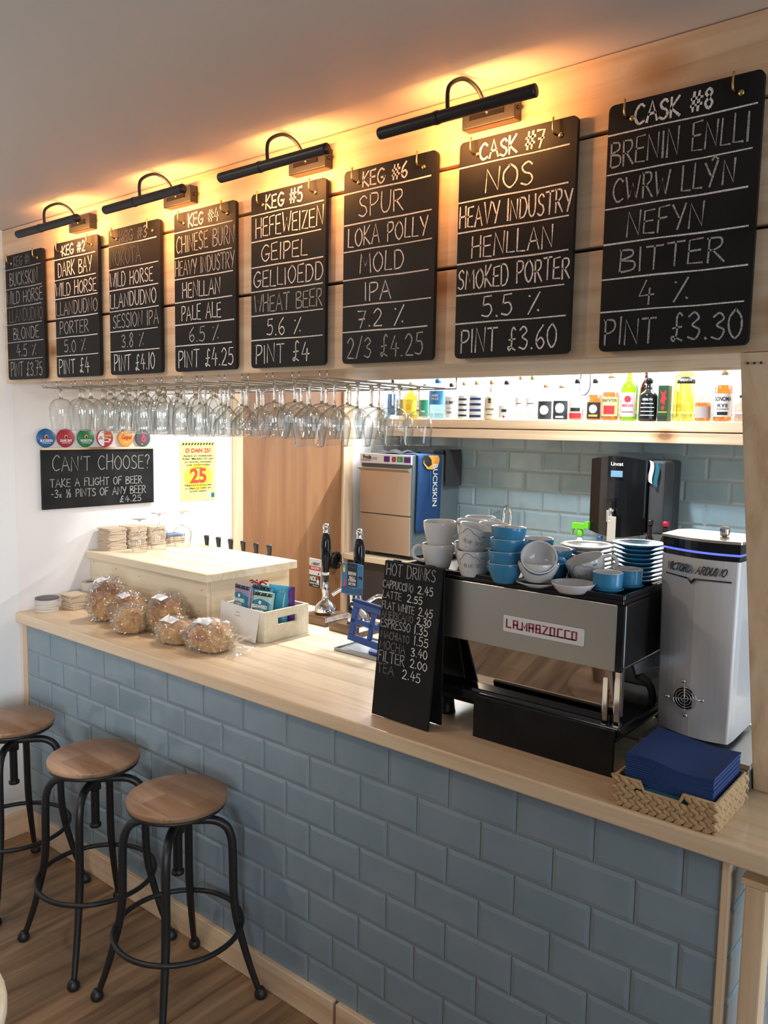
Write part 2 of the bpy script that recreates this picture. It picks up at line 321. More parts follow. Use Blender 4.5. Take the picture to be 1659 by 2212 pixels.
# ---------------------------------------------------------------- mesh helpers
WORLD_OFF = {}
class MB:
    """collects geometry in world (or local) coordinates, builds ONE mesh object"""
    def __init__(s): s.v = []; s.f = []; s.m = []; s.sm = []
    def add(s, vs, fs, mi=0, smooth=False, M=None):
        o = len(s.v)
        for p in vs:
            p = Vector(p)
            s.v.append(M @ p if M is not None else p)
        for f in fs: s.f.append([i + o for i in f]); s.m.append(mi); s.sm.append(smooth)
        return s
    def box(s, x0, x1, y0, y1, z0, z1, mi=0, M=None):
        vs = [(x, y, z) for z in (z0, z1) for y in (y0, y1) for x in (x0, x1)]
        return s.add(vs, [(0, 2, 3, 1), (4, 5, 7, 6), (0, 1, 5, 4), (2, 6, 7, 3), (0, 4, 6, 2), (1, 3, 7, 5)], mi, False, M)
    def lathe(s, prof, seg=24, M=None, mi=0, smooth=True, a0=0.0, a1=2 * PI):
        full = abs(a1 - a0 - 2 * PI) < 1e-6
        n = seg if full else seg + 1
        vs = []; idx = []
        for r, z in prof:
            if r < 1e-6 and full: idx.append([len(vs)] * n); vs.append((0, 0, z))
            else:
                row = []
                for k in range(n):
                    a = a0 + (a1 - a0) * k / seg
                    row.append(len(vs)); vs.append((r * math.cos(a), r * math.sin(a), z))
                idx.append(row)
        fs = []
        for j in range(len(prof) - 1):
            for k in range(seg):
                k2 = (k + 1) % n
                q = [idx[j][k], idx[j][k2], idx[j + 1][k2], idx[j + 1][k]]
                u = []
                for i in q:
                    if i not in u: u.append(i)
                if len(u) > 2: fs.append(u)
        return s.add(vs, fs, mi, smooth, M)
    def cyl(s, p0, p1, r, seg=16, mi=0, r1=None, smooth=True):
        p0 = Vector(p0); p1 = Vector(p1); d = p1 - p0; L = d.length
        M = Matrix.Translation(p0) @ d.to_track_quat('Z', 'Y').to_matrix().to_4x4()
        r1 = r if r1 is None else r1
        s.lathe([(r, 0), (r1, L)], seg, M, mi, smooth)
        o = len(s.v) - 2 * seg
        s.f.append([o + k for k in range(seg)][::-1]); s.m.append(mi); s.sm.append(False)
        s.f.append([o + seg + k for k in range(seg)]); s.m.append(mi); s.sm.append(False)
        return s
    def tube(s, path, r, seg=8, closed=False, mi=0, caps=True):
        P = [Vector(p) for p in path]; n = len(P)
        rs = r if isinstance(r, (list, tuple)) else [r] * n
        vs = []; prev = None
        for i in range(n):
            a = P[(i - 1) % n] if (closed or i > 0) else P[i]
            b = P[(i + 1) % n] if (closed or i < n - 1) else P[i]
            t = (b - a).normalized()
            if prev is None:
                u = t.cross(Vector((0, 0, 1)))
                if u.length < 0.1: u = t.cross(Vector((1, 0, 0)))
            else: u = prev - t * prev.dot(t)
            u.normalize(); prev = u; w_ = t.cross(u)
            for k in range(seg):
                a_ = 2 * PI * k / seg
                vs.append(P[i] + (u * math.cos(a_) + w_ * math.sin(a_)) * rs[i])
        fs = []
        for i in range(n if closed else n - 1):
            j = (i + 1) % n
            for k in range(seg):
                k2 = (k + 1) % seg
                fs.append((i * seg + k, i * seg + k2, j * seg + k2, j * seg + k))
        if caps and not closed:
            fs.append(list(range(seg))[::-1]); fs.append([(n - 1) * seg + k for k in range(seg)])
        return s.add(vs, fs, mi, True)
    def prism(s, poly, vec, mi=0, M=None):
        n = len(poly); v = Vector(vec)
        vs = [Vector(p) for p in poly] + [Vector(p) + v for p in poly]
        fs = [list(range(n))[::-1], [n + k for k in range(n)]] + [(k, (k + 1) % n, n + (k + 1) % n, n + k) for k in range(n)]
        return s.add(vs, fs, mi, False, M)
    def grid(s, fn, nu, nv, mi=0, smooth=True):
        vs = [fn(i / nu, j / nv) for j in range(nv + 1) for i in range(nu + 1)]
        fs = [(j * (nu + 1) + i, j * (nu + 1) + i + 1, (j + 1) * (nu + 1) + i + 1, (j + 1) * (nu + 1) + i) for j in range(nv) for i in range(nu)]
        return s.add(vs, fs, mi, smooth)
    def ball(s, c, r, seg=16, rings=10, mi=0, sc=(1, 1, 1)):
        M = Matrix.Translation(c) @ Matrix.Diagonal((*sc, 1))
        return s.lathe([(r * math.sin(PI * k / rings), -r * math.cos(PI * k / rings)) for k in range(rings + 1)], seg, M, mi)
    def build(s, name, mats, parent=None, bevel=0, seg=2, local=False, fix=True):
        me = bpy.data.meshes.new(name)
        off = Vector((0, 0, 0))
        if parent is not None and not local: off = WORLD_OFF.get(parent.name, Vector((0, 0, 0)))
        me.from_pydata([tuple(p - off) for p in s.v], [], s.f)
        if not isinstance(mats, (list, tuple)): mats = [mats]
        for m in mats: me.materials.append(m)
        for i, p in enumerate(me.polygons): p.material_index = s.m[i]; p.use_smooth = s.sm[i]
        if fix:
            bm = bmesh.new(); bm.from_mesh(me); bmesh.ops.recalc_face_normals(bm, faces=bm.faces); bm.to_mesh(me); bm.free()
        me.update()
        o = bpy.data.objects.new(name, me); col.objects.link(o)
        if parent is not None:
            o.parent = parent
            WORLD_OFF[o.name] = off
        if bevel:
            b = o.modifiers.new('bevel', 'BEVEL'); b.width = bevel; b.segments = seg; b.limit_method = 'ANGLE'; b.angle_limit = math.radians(40)
        return o

USED = set()
def tag(o, label, cat, group=None):
    o['label'] = label; o['category'] = cat
    if group: o['group'] = group
    return o
def thing(name, label, cat, loc=(0, 0, 0), rot=(0, 0, 0), group=None):
    o = bpy.data.objects.new(name, None); o.empty_display_size = 0.05; col.objects.link(o)
    o.location = loc; o.rotation_euler = rot
    WORLD_OFF[o.name] = Vector(loc)
    return tag(o, label, cat, group)
def struct(o): o['kind'] = 'structure'; return o
KIDS = {}
def dup(root, loc, rot, label, group=None):
    r = root.copy(); col.objects.link(r); r.location = loc; r.rotation_euler = rot; r['label'] = label
    if group: r['group'] = group
    for ch in list(root.children):
        c = ch.copy(); col.objects.link(c); c.parent = r
        for g in list(ch.children):
            d = g.copy(); col.objects.link(d); d.parent = c
    return r
def smooth_path(pts, n=6, closed=False):
    P = [Vector(p) for p in pts]; out = []; m = len(P)
    for i in range(m if closed else m - 1):
        p0 = P[(i - 1) % m] if (closed or i > 0) else P[0]
        p1 = P[i]; p2 = P[(i + 1) % m]
        p3 = P[(i + 2) % m] if (closed or i + 2 < m) else P[-1]
        for k in range(n):
            t = k / n
            out.append(0.5 * ((2 * p1) + (p2 - p0) * t + (2 * p0 - 5 * p1 + 4 * p2 - p3) * t * t + (3 * p1 - p0 - 3 * p2 + p3) * t ** 3))
    if not closed: out.append(P[-1])
    return out
def frame(o, u, v):
    """matrix whose x runs along u, y along v, z out of the plane"""
    u = Vector(u).normalized(); v = Vector(v); v = (v - u * v.dot(u)).normalized(); n = u.cross(v)
    M = Matrix.Identity(4)
    for i in range(3): M[i][0] = u[i]; M[i][1] = v[i]; M[i][2] = n[i]; M[i][3] = o[i]
    return M
FRONT = ((1, 0, 0), (0, 0, 1))       # a face looking towards the customer
LEFTW = ((0, 1, 0), (0, 0, 1))       # a face on the left wall, looking along +x

# hand lettering: strokes in a box 1 high; '~' marks a curved stroke
GL = {
'A': (.75, '0,0 .36,1 .75,0|.14,.36 .62,.38'), 'B': (.62, '0,0 .03,1|~0,1 .5,.95 .52,.7 .06,.54 .6,.42 .58,.08 0,0'),
'C': (.68, '~.66,.86 .4,1 .06,.7 .04,.3 .3,.02 .66,.12'), 'D': (.68, '.03,0 .03,1|~.0,1 .45,.95 .68,.5 .45,.06 .0,0'),
'E': (.56, '.54,1 .03,.97 .0,.02 .56,0|.02,.52 .46,.53'), 'F': (.54, '.54,1 .03,.97 0,0|.02,.54 .44,.55'),
'G': (.72, '~.66,.88 .38,1 .05,.68 .05,.28 .35,.02 .66,.2 .68,.42|.4,.42 .74,.43'), 'H': (.66, '.03,1 0,0|.64,1 .63,0|.02,.5 .63,.53'),
'I': (.12, '.06,1 .05,0'), 'J': (.45, '~.4,1 .4,.3 .2,.0 0,.16'), 'K': (.62, '.03,1 0,0|.58,1 .03,.46 .62,0'),
'L': (.52, '.04,1 0,.02 .52,0'), 'M': (.86, '0,0 .08,1 .42,.35 .76,1 .86,0'), 'N': (.70, '0,0 .04,1 .64,.02 .68,1'),
'O': (.72, '~.36,1 .04,.7 .05,.28 .36,0 .68,.28 .68,.72 .4,.99 .3,.98'), 'P': (.58, '.03,0 .03,1|~0,1 .5,.96 .56,.66 .3,.48 .03,.46'),
'Q': (.75, '~.36,1 .02,.5 .36,0 .7,.5 .36,1|.45,.25 .75,-.05'), 'R': (.62, '.03,0 .03,1|~0,1 .48,.97 .54,.7 .3,.52 .03,.49|.2,.5 .64,0'),
'S': (.58, '~.54,.86 .34,1 .06,.82 .16,.58 .46,.44 .54,.18 .3,0 0,.1'), 'T': (.66, '0,.98 .68,1|.34,1 .32,0'),
'U': (.66, '~.02,1 .02,.35 .18,.03 .46,.04 .62,.35 .64,1'), 'V': (.68, '0,1 .33,0 .68,1'), 'W': (.92, '0,1 .2,0 .46,.72 .7,0 .94,1'),
'X': (.62, '0,1 .62,0|.6,1 0,0'), 'Y': (.66, '0,1 .33,.48|.68,1 .28,0'), 'Z': (.6, '.02,.98 .58,1 0,.02 .62,0'),
'0': (.60, '~.3,1 .03,.7 .04,.28 .3,0 .56,.28 .56,.72 .32,1'), '1': (.14, '.08,1 .06,0'), '2': (.58, '~.02,.78 .26,1 .52,.78 .4,.46 .0,.02|0,.02 .58,0'),
'3': (.56, '~.03,.86 .3,1 .5,.78 .2,.54 .54,.34 .36,.02 0,.1'), '4': (.6, '.3,1 .0,.36 .62,.38|.44,.66 .4,0'),
'5': (.56, '.5,1 .1,.98 .06,.56|~.06,.56 .4,.6 .54,.3 .34,.02 0,.08'), '6': (.56, '~.46,1 .1,.62 .04,.22 .3,0 .54,.24 .34,.48 .06,.3'),
'7': (.56, '0,1 .56,.98 .2,0|.12,.5 .5,.52'), '8': (.56, '~.27,.56 .48,.80 .28,1 .07,.80 .27,.56 .51,.27 .28,0 .04,.26 .27,.55'), '9': (.55, '~.5,.7 .25,.5 .05,.75 .3,1 .5,.8 .4,0'),
'#': (.72, '.2,1 .1,.05|.55,1 .45,.05|0,.68 .72,.72|-.02,.32 .68,.36'), '%': (.7, '.62,1 .06,0|.08,.86 .12,.84|.56,.16 .6,.13'),
'£': (.6, '~.5,.9 .36,1 .24,.8 .26,.3 .12,.0 0,.1 .1,.16 .5,0|.06,.46 .46,.5'), '.': (.16, '.06,.05 .1,.02'), ',': (.16, '.08,.06 .02,-.1'),
'/': (.5, '.46,1.05 .02,-.05'), '?': (.5, '~.02,.85 .26,1 .48,.8 .28,.52 .26,.28|.25,.04 .28,.02'), "'": (.14, '.1,1 .06,.78'), '-': (.34, '.02,.45 .3,.47'),
'x': (.34, '.02,.4 .32,.02|.3,.4 .04,.02'), ' ': (.42, ''), '^': (.0, '-.5,1.08 -.34,1.22 -.16,1.1'), '⅓': (.8, '.16,1 .14,.55|.62,1.02 .1,-.02|~.46,.42 .6,.5 .72,.36 .58,.24 .74,.12 .5,.0'),
}
def letter_strokes(ch):
    wd, t = GL[ch]; out = []
    for st in t.split('|'):
        if not st: continue
        cur = st[0] == '~'
        pts = [tuple(float(q) for q in p.split(',')) for p in st.lstrip('~').split()]
        if cur: pts = [(p.x, p.y) for p in smooth_path([(a, b, 0) for a, b in pts], 5)]
        out.append(pts)
    return wd, out
def write(mb, M, text, x0, x1, y, h, th=0.0042, mi=0, wob=0.03, gap=0.2, lift=0.0, slant=0.0, seed=None):
    """hand letters from x0 to x1 on the plane M, on a base line y, h high, as flat ribbons"""
    rnd = random.Random(seed if seed is not None else text)
    tot = sum(GL[c][0] + gap for c in text) - gap
    k = (x1 - x0) / tot
    x = x0
    for c in text:
        wd, sts = letter_strokes(c)
        hh = h * rnd.uniform(0.93, 1.05); yo = y + h * rnd.uniform(-.03, .03)
        jit = [(rnd.uniform(-wob, wob), rnd.uniform(-wob, wob)) for _ in range(3)]
        for st in sts:
            jx, jy = rnd.uniform(-wob, wob), rnd.uniform(-wob, wob)
            pts = []
            for a, b in st:
                pts.append(Vector((x + (a + jx * b) * k + slant * b * h, yo + (b + jy * a) * hh, 0)))
            if len(pts) == 2 and (pts[0] - pts[1]).length > 3 * th: pts = [pts[0], pts[0].lerp(pts[1], .35), pts[0].lerp(pts[1], .7), pts[1]]
            ribbon(mb, M, pts, th, mi, rnd, lift)
        x += (wd + gap) * k
def ribbon(mb, M, pts, th, mi=0, rnd=random, lift=0.0):
    vs = []; n = len(pts)
    for i, p in enumerate(pts):
        t = (pts[min(i + 1, n - 1)] - pts[max(i - 1, 0)])
        if t.length < 1e-7: t = Vector((1, 0, 0))
        t.normalize(); nr = Vector((-t.y, t.x, 0)) * th * 0.5 * rnd.uniform(.75, 1.15)
        e = t * th * 0.4 * (-1 if i == 0 else (1 if i == n - 1 else 0))
        vs += [p + nr + e + Vector((0, 0, lift)), p - nr + e + Vector((0, 0, lift))]
    mb.add(vs, [(2 * i, 2 * i + 1, 2 * i + 3, 2 * i + 2) for i in range(n - 1)], mi, False, M)

def type_text(mb, M, text, x, y, h, mi=0, bold=0.0, align='CENTER', width=None, shear=0.0, lift=0.0006, spacing=1.0):
    """printed lettering, capital height about h, placed on the plane M"""
    cu = bpy.data.curves.new('type', 'FONT'); cu.body = text; cu.size = h / 0.69; cu.align_x = align; cu.offset = bold * h; cu.shear = shear
    cu.resolution_u = 3; cu.space_character = spacing
    ob = bpy.data.objects.new('type', cu); col.objects.link(ob)
    bpy.context.view_layer.update()
    dg = bpy.context.evaluated_depsgraph_get()
    me = bpy.data.meshes.new_from_object(ob.evaluated_get(dg))
    xs = [v.co.x for v in me.vertices]
    s = 1.0
    if width and xs and max(xs) - min(xs) > 1e-6: s = width / (max(xs) - min(xs))
    mb.add([(v.co.x * s + x, v.co.y + y, lift) for v in me.vertices], [tuple(p.vertices) for p in me.polygons], mi, False, M)
    bpy.data.objects.remove(ob); bpy.data.curves.remove(cu); bpy.data.meshes.remove(me)
def rect(mb, M, x0, x1, y0, y1, mi=0, lift=0.0004):
    mb.add([(x0, y0, lift), (x1, y0, lift), (x1, y1, lift), (x0, y1, lift)], [(0, 1, 2, 3)], mi, False, M)
def disc(mb, M, x, y, r, mi=0, lift=0.0004, n=28, ry=None):
    mb.add([(x + r * math.cos(2 * PI * k / n), y + (ry or r) * math.sin(2 * PI * k / n), lift) for k in range(n)], [list(range(n))], mi, False, M)
def strip_disc(mb, M, x, y, r, mi=0, n=14):
    for k in range(n):
        a = -r + 2 * r * k / n; b = a + 2 * r / n
        ya, yb = math.sqrt(max(0, r * r - a * a)), math.sqrt(max(0, r * r - b * b))
        mb.add([(x + a, y - ya, 0), (x + b, y - yb, 0), (x + b, y + yb, 0), (x + a, y + ya, 0)], [(0, 1, 2, 3)], mi, False, M)
def strip_rect(mb, M, x0, x1, y0, y1, mi=0, n=12):
    for k in range(n): mb.add([(x0 + (x1 - x0) * k / n, y0, 0), (x0 + (x1 - x0) * (k + 1) / n, y0, 0), (x0 + (x1 - x0) * (k + 1) / n, y1, 0), (x0 + (x1 - x0) * k / n, y1, 0)], [(0, 1, 2, 3)], mi, False, M)
def poly(mb, M, pts, mi=0, lift=0.0004):
    mb.add([(a, b, lift) for a, b in pts], [list(range(len(pts)))], mi, False, M)
ORD = ['first', 'second', 'third', 'fourth', 'fifth', 'sixth', 'seventh', 'eighth', 'ninth', 'tenth', 'eleventh', 'twelfth', 'thirteenth', 'fourteenth', 'fifteenth', 'sixteenth', 'seventeenth', 'eighteenth']

# ---------------------------------------------------------------- the setting
XL = -0.33; YB = 2.60; ZC = 2.585
mb = MB(); mb.box(-0.6, 6.0, -5.0, YB + .1, -0.05, 0.0); struct(mb.build('floor', oak))
mb = MB(); mb.box(-0.6, 6.0, -5.0, YB + .1, ZC, ZC + .05); struct(mb.build('ceiling', ceil_m))
# left wall: bright room side in front of the bar, service side behind it with its pinkish light put into the colour
mb = MB(); mb.box(XL - .12, XL + .002, -5.0, -.016, 0, ZC); struct(mb.build('wall_left_front', white_wall))
mb = MB(); mb.box(XL - .12, XL, -.016, 1.165, 0, ZC).box(XL - .12, XL, 2.13, YB, 0, ZC).box(XL - .12, XL, 1.165, 2.13, 2.16, ZC)
struct(mb.build('wall_left', warm_lit_wall))
# door in the left wall
d = MB().box(XL - .03, XL - .004, 1.235, 2.045, .012, 2.08).build('door_1', ply); struct(d)
WORLD_OFF[d.name] = Vector((0, 0, 0))
MB().box(XL - .05, XL + .012, 1.165, 1.235, 0, 2.15).build('door_jamb', pine_z, d, bevel=.003)
MB().box(XL - .05, XL + .012, 2.043, 2.13, 0, 2.15).build('door_jamb', pine_z, d, bevel=.003)
MB().box(XL - .05, XL + .012, 1.165, 2.13, 2.08, 2.15).build('door_head', pine_y, d, bevel=.003)
h = MB(); h.cyl((XL - .004, 1.967, .985), (XL + .012, 1.967, .985), .046, 28)
h.tube([(XL + .02 + .018 * math.sin(a / 24 * PI), 1.967 + .047 * math.cos(a / 12 * PI), .985 + .047 * math.sin(a / 12 * PI)) for a in range(24)], .008, 8, True)
h.build('door_handle', black_gloss, d)
# back wall: tiles below the bottle shelf, white paint above
mb = MB(); mb.box(XL - .12, 3.6, YB, YB + .1, 0, ZC); bw = struct(mb.build('wall_back', white_wall)); WORLD_OFF[bw.name] = Vector((0, 0, 0))

def tiles(mb, M, x0, x1, rows, w_, off, rnd, g=.0028, bev=.011, d=.0042):
    """bevelled metro tiles on a plane; rows = [(z0, z1, phase)]"""
    for z0, z1, ph in rows:
        k = math.floor((x0 - ph) / w_)
        while ph + k * w_ < x1:
            a = max(x0, ph + k * w_ + g / 2); b = min(x1, ph + (k + 1) * w_ - g / 2); k += 1
            if b - a < .012: continue
            c0, c1 = z0 + g / 2, z1 - g / 2
            tx, tz = rnd.uniform(-.0006, .0006), rnd.uniform(-.0006, .0006)
            ba = min(bev, (b - a) * .3)
            vs = [(a, c0, 0), (b, c0, 0), (b, c1, 0), (a, c1, 0), (a, c0, .0012), (b, c0, .0012), (b, c1, .0012), (a, c1, .0012),
                  (a + ba, c0 + bev, d - tx - tz), (b - ba, c0 + bev, d + tx - tz), (b - ba, c1 - bev, d + tx + tz), (a + ba, c1 - bev, d - tx + tz)]
            mb.add(vs, [(0, 1, 5, 4), (1, 2, 6, 5), (2, 3, 7, 6), (3, 0, 4, 7), (4, 5, 9, 8), (5, 6, 10, 9), (6, 7, 11, 10), (7, 4, 8, 11), (8, 9, 10, 11)], 0, False, M)
rnd = random.Random(3)
mb = MB(); MBK = frame((0, YB - .003, 0), *FRONT)
rows = [(1.565 - .118 * 5 + .118 * j, 1.565 - .118 * 4 + .118 * j, .407 + (.118 if j % 2 else 0)) for j in range(8)]
tiles(mb, MBK, XL + .003, 3.4, rows, .236, 0, rnd, g=.004, bev=.012, d=.006)
mb.box(XL + .002, 3.4, YB - .004, YB - .0005, .95, 1.80, 1)
mb.build('wall_tiles', [tile_back, grout], bw)
# skirting along the bar front and the left wall
mb = MB(); mb.box(XL + .03, 1.542, -.022, -.002, 0, .1).box(1.556, 2.64, -.022, -.002, 0, .1)
struct(mb.build('baseboard_front', pine_x, bevel=.003))
mb = MB(); mb.box(XL + .002, XL + .03, -4.9, -.002, 0, .1); struct(mb.build('baseboard_left', pine_y, bevel=.003))

# ---------------------------------------------------------------- the bar counter
bar = thing('bar_counter', 'long bar counter with blue grey brick shaped tiles facing the stools', 'bar counter', (1.15, 0, 0))
mb = MB(); MF = frame((0, .0, 0), *FRONT)
PZ = .1067
rows = [(.93 - PZ * k, .93 - PZ * (k - 1), (.1015 if k % 2 else 0.0)) for k in range(1, 9)]
rows[0] = (rows[0][0], .945, rows[0][2])
rows[-1] = (.085, rows[-1][1], rows[-1][2])
tiles(mb, MF, -.296, 2.618, rows, .203, 0, rnd)
mb.build('tiled_front', tile_blue, bar)
MB().box(-.296, 2.618, .0005, .03, .0, .946).build('grout_backing', grout, bar)
mb = MB(); ME = frame((2.632, 0, 0), (0, 1, 0), (0, 0, 1))
tiles(mb, ME, .012, .62, rows, .203, 0, rnd, d=.004)
mb.box(2.60, 2.6318, .03, .62, 0, .946, 1)
mb.build('tiled_end', [tile_back, grout], bar)
MB().box(XL + .004, -.296, -.006, .03, 0, .946).build('corner_trim', pine_z, bar, bevel=.002)
MB().box(2.618, 2.634, -.008, .012, 0, .946).build('corner_trim', pine_z, bar, bevel=.002)
wt = MB(); wt.box(XL + .003, 3.0, -.036, .375, .946, .99); wt.box(XL + .003, 3.0, .3765, .95, .946, .9895, 1)
tag(wt.build('worktop', [top_x, pale_x], bevel=.006, seg=3), 'long pine worktop on the blue tiled bar counter', 'worktop')
mb = MB(); mb.box(XL + .02, 2.6, .93, .945, .0, .945); tag(mb.build('counter_back_panel', pine_x), 'pine back panel under the worktop on the service side', 'panel')
# pine half-gate post under the right end of the worktop
g = thing('gate', 'narrow pine gate frame standing at the right end of the tiled bar', 'gate', (2.68, .03, 0))
MB().box(2.663, 2.704, -.004, .05, 0, .90).build('gate_post', pine_z, g, bevel=.004)
MB().box(2.7045, 3.3, .006, .042, .03, .12).build('gate_rail', pine_x, g, bevel=.004)
MB().box(2.655, 2.712, -.008, .054, .9005, .915).build('post_cap', pine_x, g, bevel=.003)

# ---------------------------------------------------------------- bulkhead over the bar
bk = thing('timber_bulkhead', 'pine boarded bulkhead hanging from the ceiling above the bar', 'bulkhead', (1.2, .2, ZC))
for z0, z1 in ((1.966, 2.191), (2.199, 2.424), (2.432, 2.583)):
    MB().box(XL + .002, 3.1, -.042, -.02, z0, z1).build('plank', pine_x, bk, bevel=.0025)
MB().box(XL + .002, 3.1, -.019, .60, 1.979, 1.995).build('soffit', pine_x, bk)
MB().box(XL + .002, 3.1, .58, .60, 1.9955, 2.583).build('back_board', white_wall, bk)
MB().box(XL + .002, 3.1, -.0195, -.012, 1.997, 2.583).build('backing_strip', black_plastic, bk)

# slanting prop from the worktop up to the bulkhead
mb = MB()
mb.prism([(2.600, .262, .9905), (2.600, .292, .9905), (2.600, -.008, 1.965), (2.600, -.040, 1.965)], (.054, 0, 0))
pr = thing('timber_prop', 'slanting pine prop between the worktop and the bulkhead beside the coffee grinder', 'post', (2.63, .27, .99))
mb.build('prop', pine_z, pr, bevel=.002)
mb = MB()
for dx in (.014, .026, .038): mb.ball((2.600 + dx, -.036, 1.945), .0025, 8, 6)
mb.build('screw', black_metal, pr)

# ---------------------------------------------------------------- chalk menu boards on the bulkhead
LINES = [.118, .274, .415, .56, .70, .838]
MENU = [
 ('KEG #1', [('KEG #1', .24, .66, 2), ('BUCKSKIN', .12, .86, 1), ('WILD HORSE', .02, .97, 1), ('LLANDUDNO', .08, .97, 2), ('BLONDE', .18, .86, 1), ('4.5 %', .25, .78, 1), ('PINT £3.75', .08, .92, 1)]),
 ('KEG #2', [('KEG #2', .20, .72, 0), ('DARK BAY', .09, .86, 0), ('WILD HORSE', .02, .95, 0), ('LLANDUDNO', .03, .97, 1), ('PORTER', .10, .76, 1), ('5.0 %', .2, .70, 1), ('PINT £4', .06, .76, 0)]),
 ('KEG #3', [('KEG #3', .24, .76, 2), ('NOKOTA', .04, .64, 2), ('WILD HORSE', .02, .86, 0), ('LLANDUDNO', .02, .92, 0), ('SESSION IPA', .07, .96, 1), ('3.8 %', .24, .68, 1), ('PINT £4.10', .08, .88, 0)]),
 ('KEG #4', [('KEG #4', .25, .74, 0), ('CHINESE BURN', .04, .98, 1), ('HEAVY INDUSTRY', .02, .98, 1), ('HENLLAN', .14, .76, 0), ('PALE ALE', .12, .77, 0), ('6.5 %', .25, .74, 1), ('PINT £4.25', .06, .96, 0)]),
 ('KEG #5', [('KEG #5', .21, .70, 0), ('HEFEWEIZEN', .07, .97, 0), ('GEIPEL', .15, .77, 0), ('GELLIOEDD', .04, .97, 0), ('WHEAT BEER', .05, .96, 1), ('5.6 %', .23, .70, 0), ('PINT £4', .07, .80, 0)]),
 ('KEG #6', [('KEG #6', .22, .70, 0), ('SPUR', .18, .66, 0), ('LOKA POLLY', .06, .92, 0), ('MOLD', .20, .68, 0), ('IPA', .26, .55, 0), ('7.2 %', .18, .70, 0), ('2/3 £4.25', .06, .90, 1)]),
 ('CASK #7', [('CASK #7', .19, .74, 0), ('NOS', .25, .66, 0), ('HEAVY INDUSTRY', .02, .98, 0), ('HENLLAN', .14, .84, 0), ('SMOKED PORTER', .02, .98, 0), ('5.5 %', .25, .76, 0), ('PINT £3.60', .06, .90, 0)]),
 ('CASK #8', [('CASK #8', .19, .70, 0), ('BRENIN ENLLI', .03, .93, 1), ('CWRW LLY^N', .06, .86, 1), ('NEFYN', .17, .68, 1), ('BITTER', .13, .82, 1), ('4 %', .28, .62, 1), ('PINT £3.30', .04, .96, 1)]),
]
BX = [-.262, .122, .488, .862, 1.229, 1.592, 1.955, 2.322]
BW, BZ0, BZ1 = .298, 1.977, 2.470
def rounded(x0, x1, z0, z1, r, n=4):
    out = []
    for cx_, cz_, a0 in ((x1 - r, z1 - r, 0), (x0 + r, z1 - r, PI / 2), (x0 + r, z0 + r, PI), (x1 - r, z0 + r, 3 * PI / 2)):
        for k in range(n + 1):
            a = a0 + PI / 2 * k / n; out.append((cx_ + r * math.cos(a), cz_ + r * math.sin(a)))
    return out
for i, (nm, rows_) in enumerate(MENU):
    x0 = BX[i]
    cat = nm.split(' ')[0].lower()
    b = thing('menu_board', 'black chalk menu board headed %s %s hung on the pine bulkhead' % (nm.split(' ')[0].lower(), nm.split(' ')[1]), 'chalkboard', (x0 + BW / 2, -.05, BZ0), group='beer menu boards above the bar')
    yb = -.064
    mb = MB(); mb.prism([(px, yb, pz) for px, pz in rounded(x0, x0 + BW, BZ0, BZ1, .012)], (0, .011, 0))
    mb.build('board', slate, b)
    M = frame((x0, yb - .0006, BZ0), *FRONT)
    H = BZ1 - BZ0
    ml = MB(); rr = random.Random(i)
    for f_ in LINES:
        z = H * (1 - f_) + rr.uniform(-.002, .002)
        xe = BW - rr.uniform(.008, .02)
        ribbon(ml, M, [Vector((.002, z, 0)), Vector((xe * .4, z + .0008, 0)), Vector((xe * .7, z - .0006, 0)), Vector((xe, z + .0005, 0))], .0034, 0, rr)
    ml.build('ruled_lines', chalk if i not in (0, ) else chalk_dim, b, fix=False)
    edges = [0] + LINES + [1.0]
    for k, (t, a, c, f_) in enumerate(rows_):
        z1 = H * (1 - edges[k]); z0 = H * (1 - edges[k + 1]); rh = z1 - z0
        hh = rh * (.66 if k else .62)
        mt = MB(); write(mt, M, t, a * BW, c * BW, z0 + rh * .17, hh, .0038 if k else .0050, 0, seed=i * 31 + k, lift=.0002)
        mt.build('chalk_lettering', (chalk, chalk_dim, chalk_faint)[f_], b, fix=False)
    for fx in (.13, .83):
        hk = MB(); xh = x0 + BW * fx
        hk.tube(smooth_path([(xh, -.042, BZ1 - .028), (xh, -.072, BZ1 - .03), (xh, -.078, BZ1 - .018), (xh, -.076, BZ1 + .002)], 4), .0022, 6)
        hk.ball((xh + .012, yb - .001, BZ1 - .034), .006, 10, 6, sc=(1, .5, 1))
        hk.build('hook', brass, b)

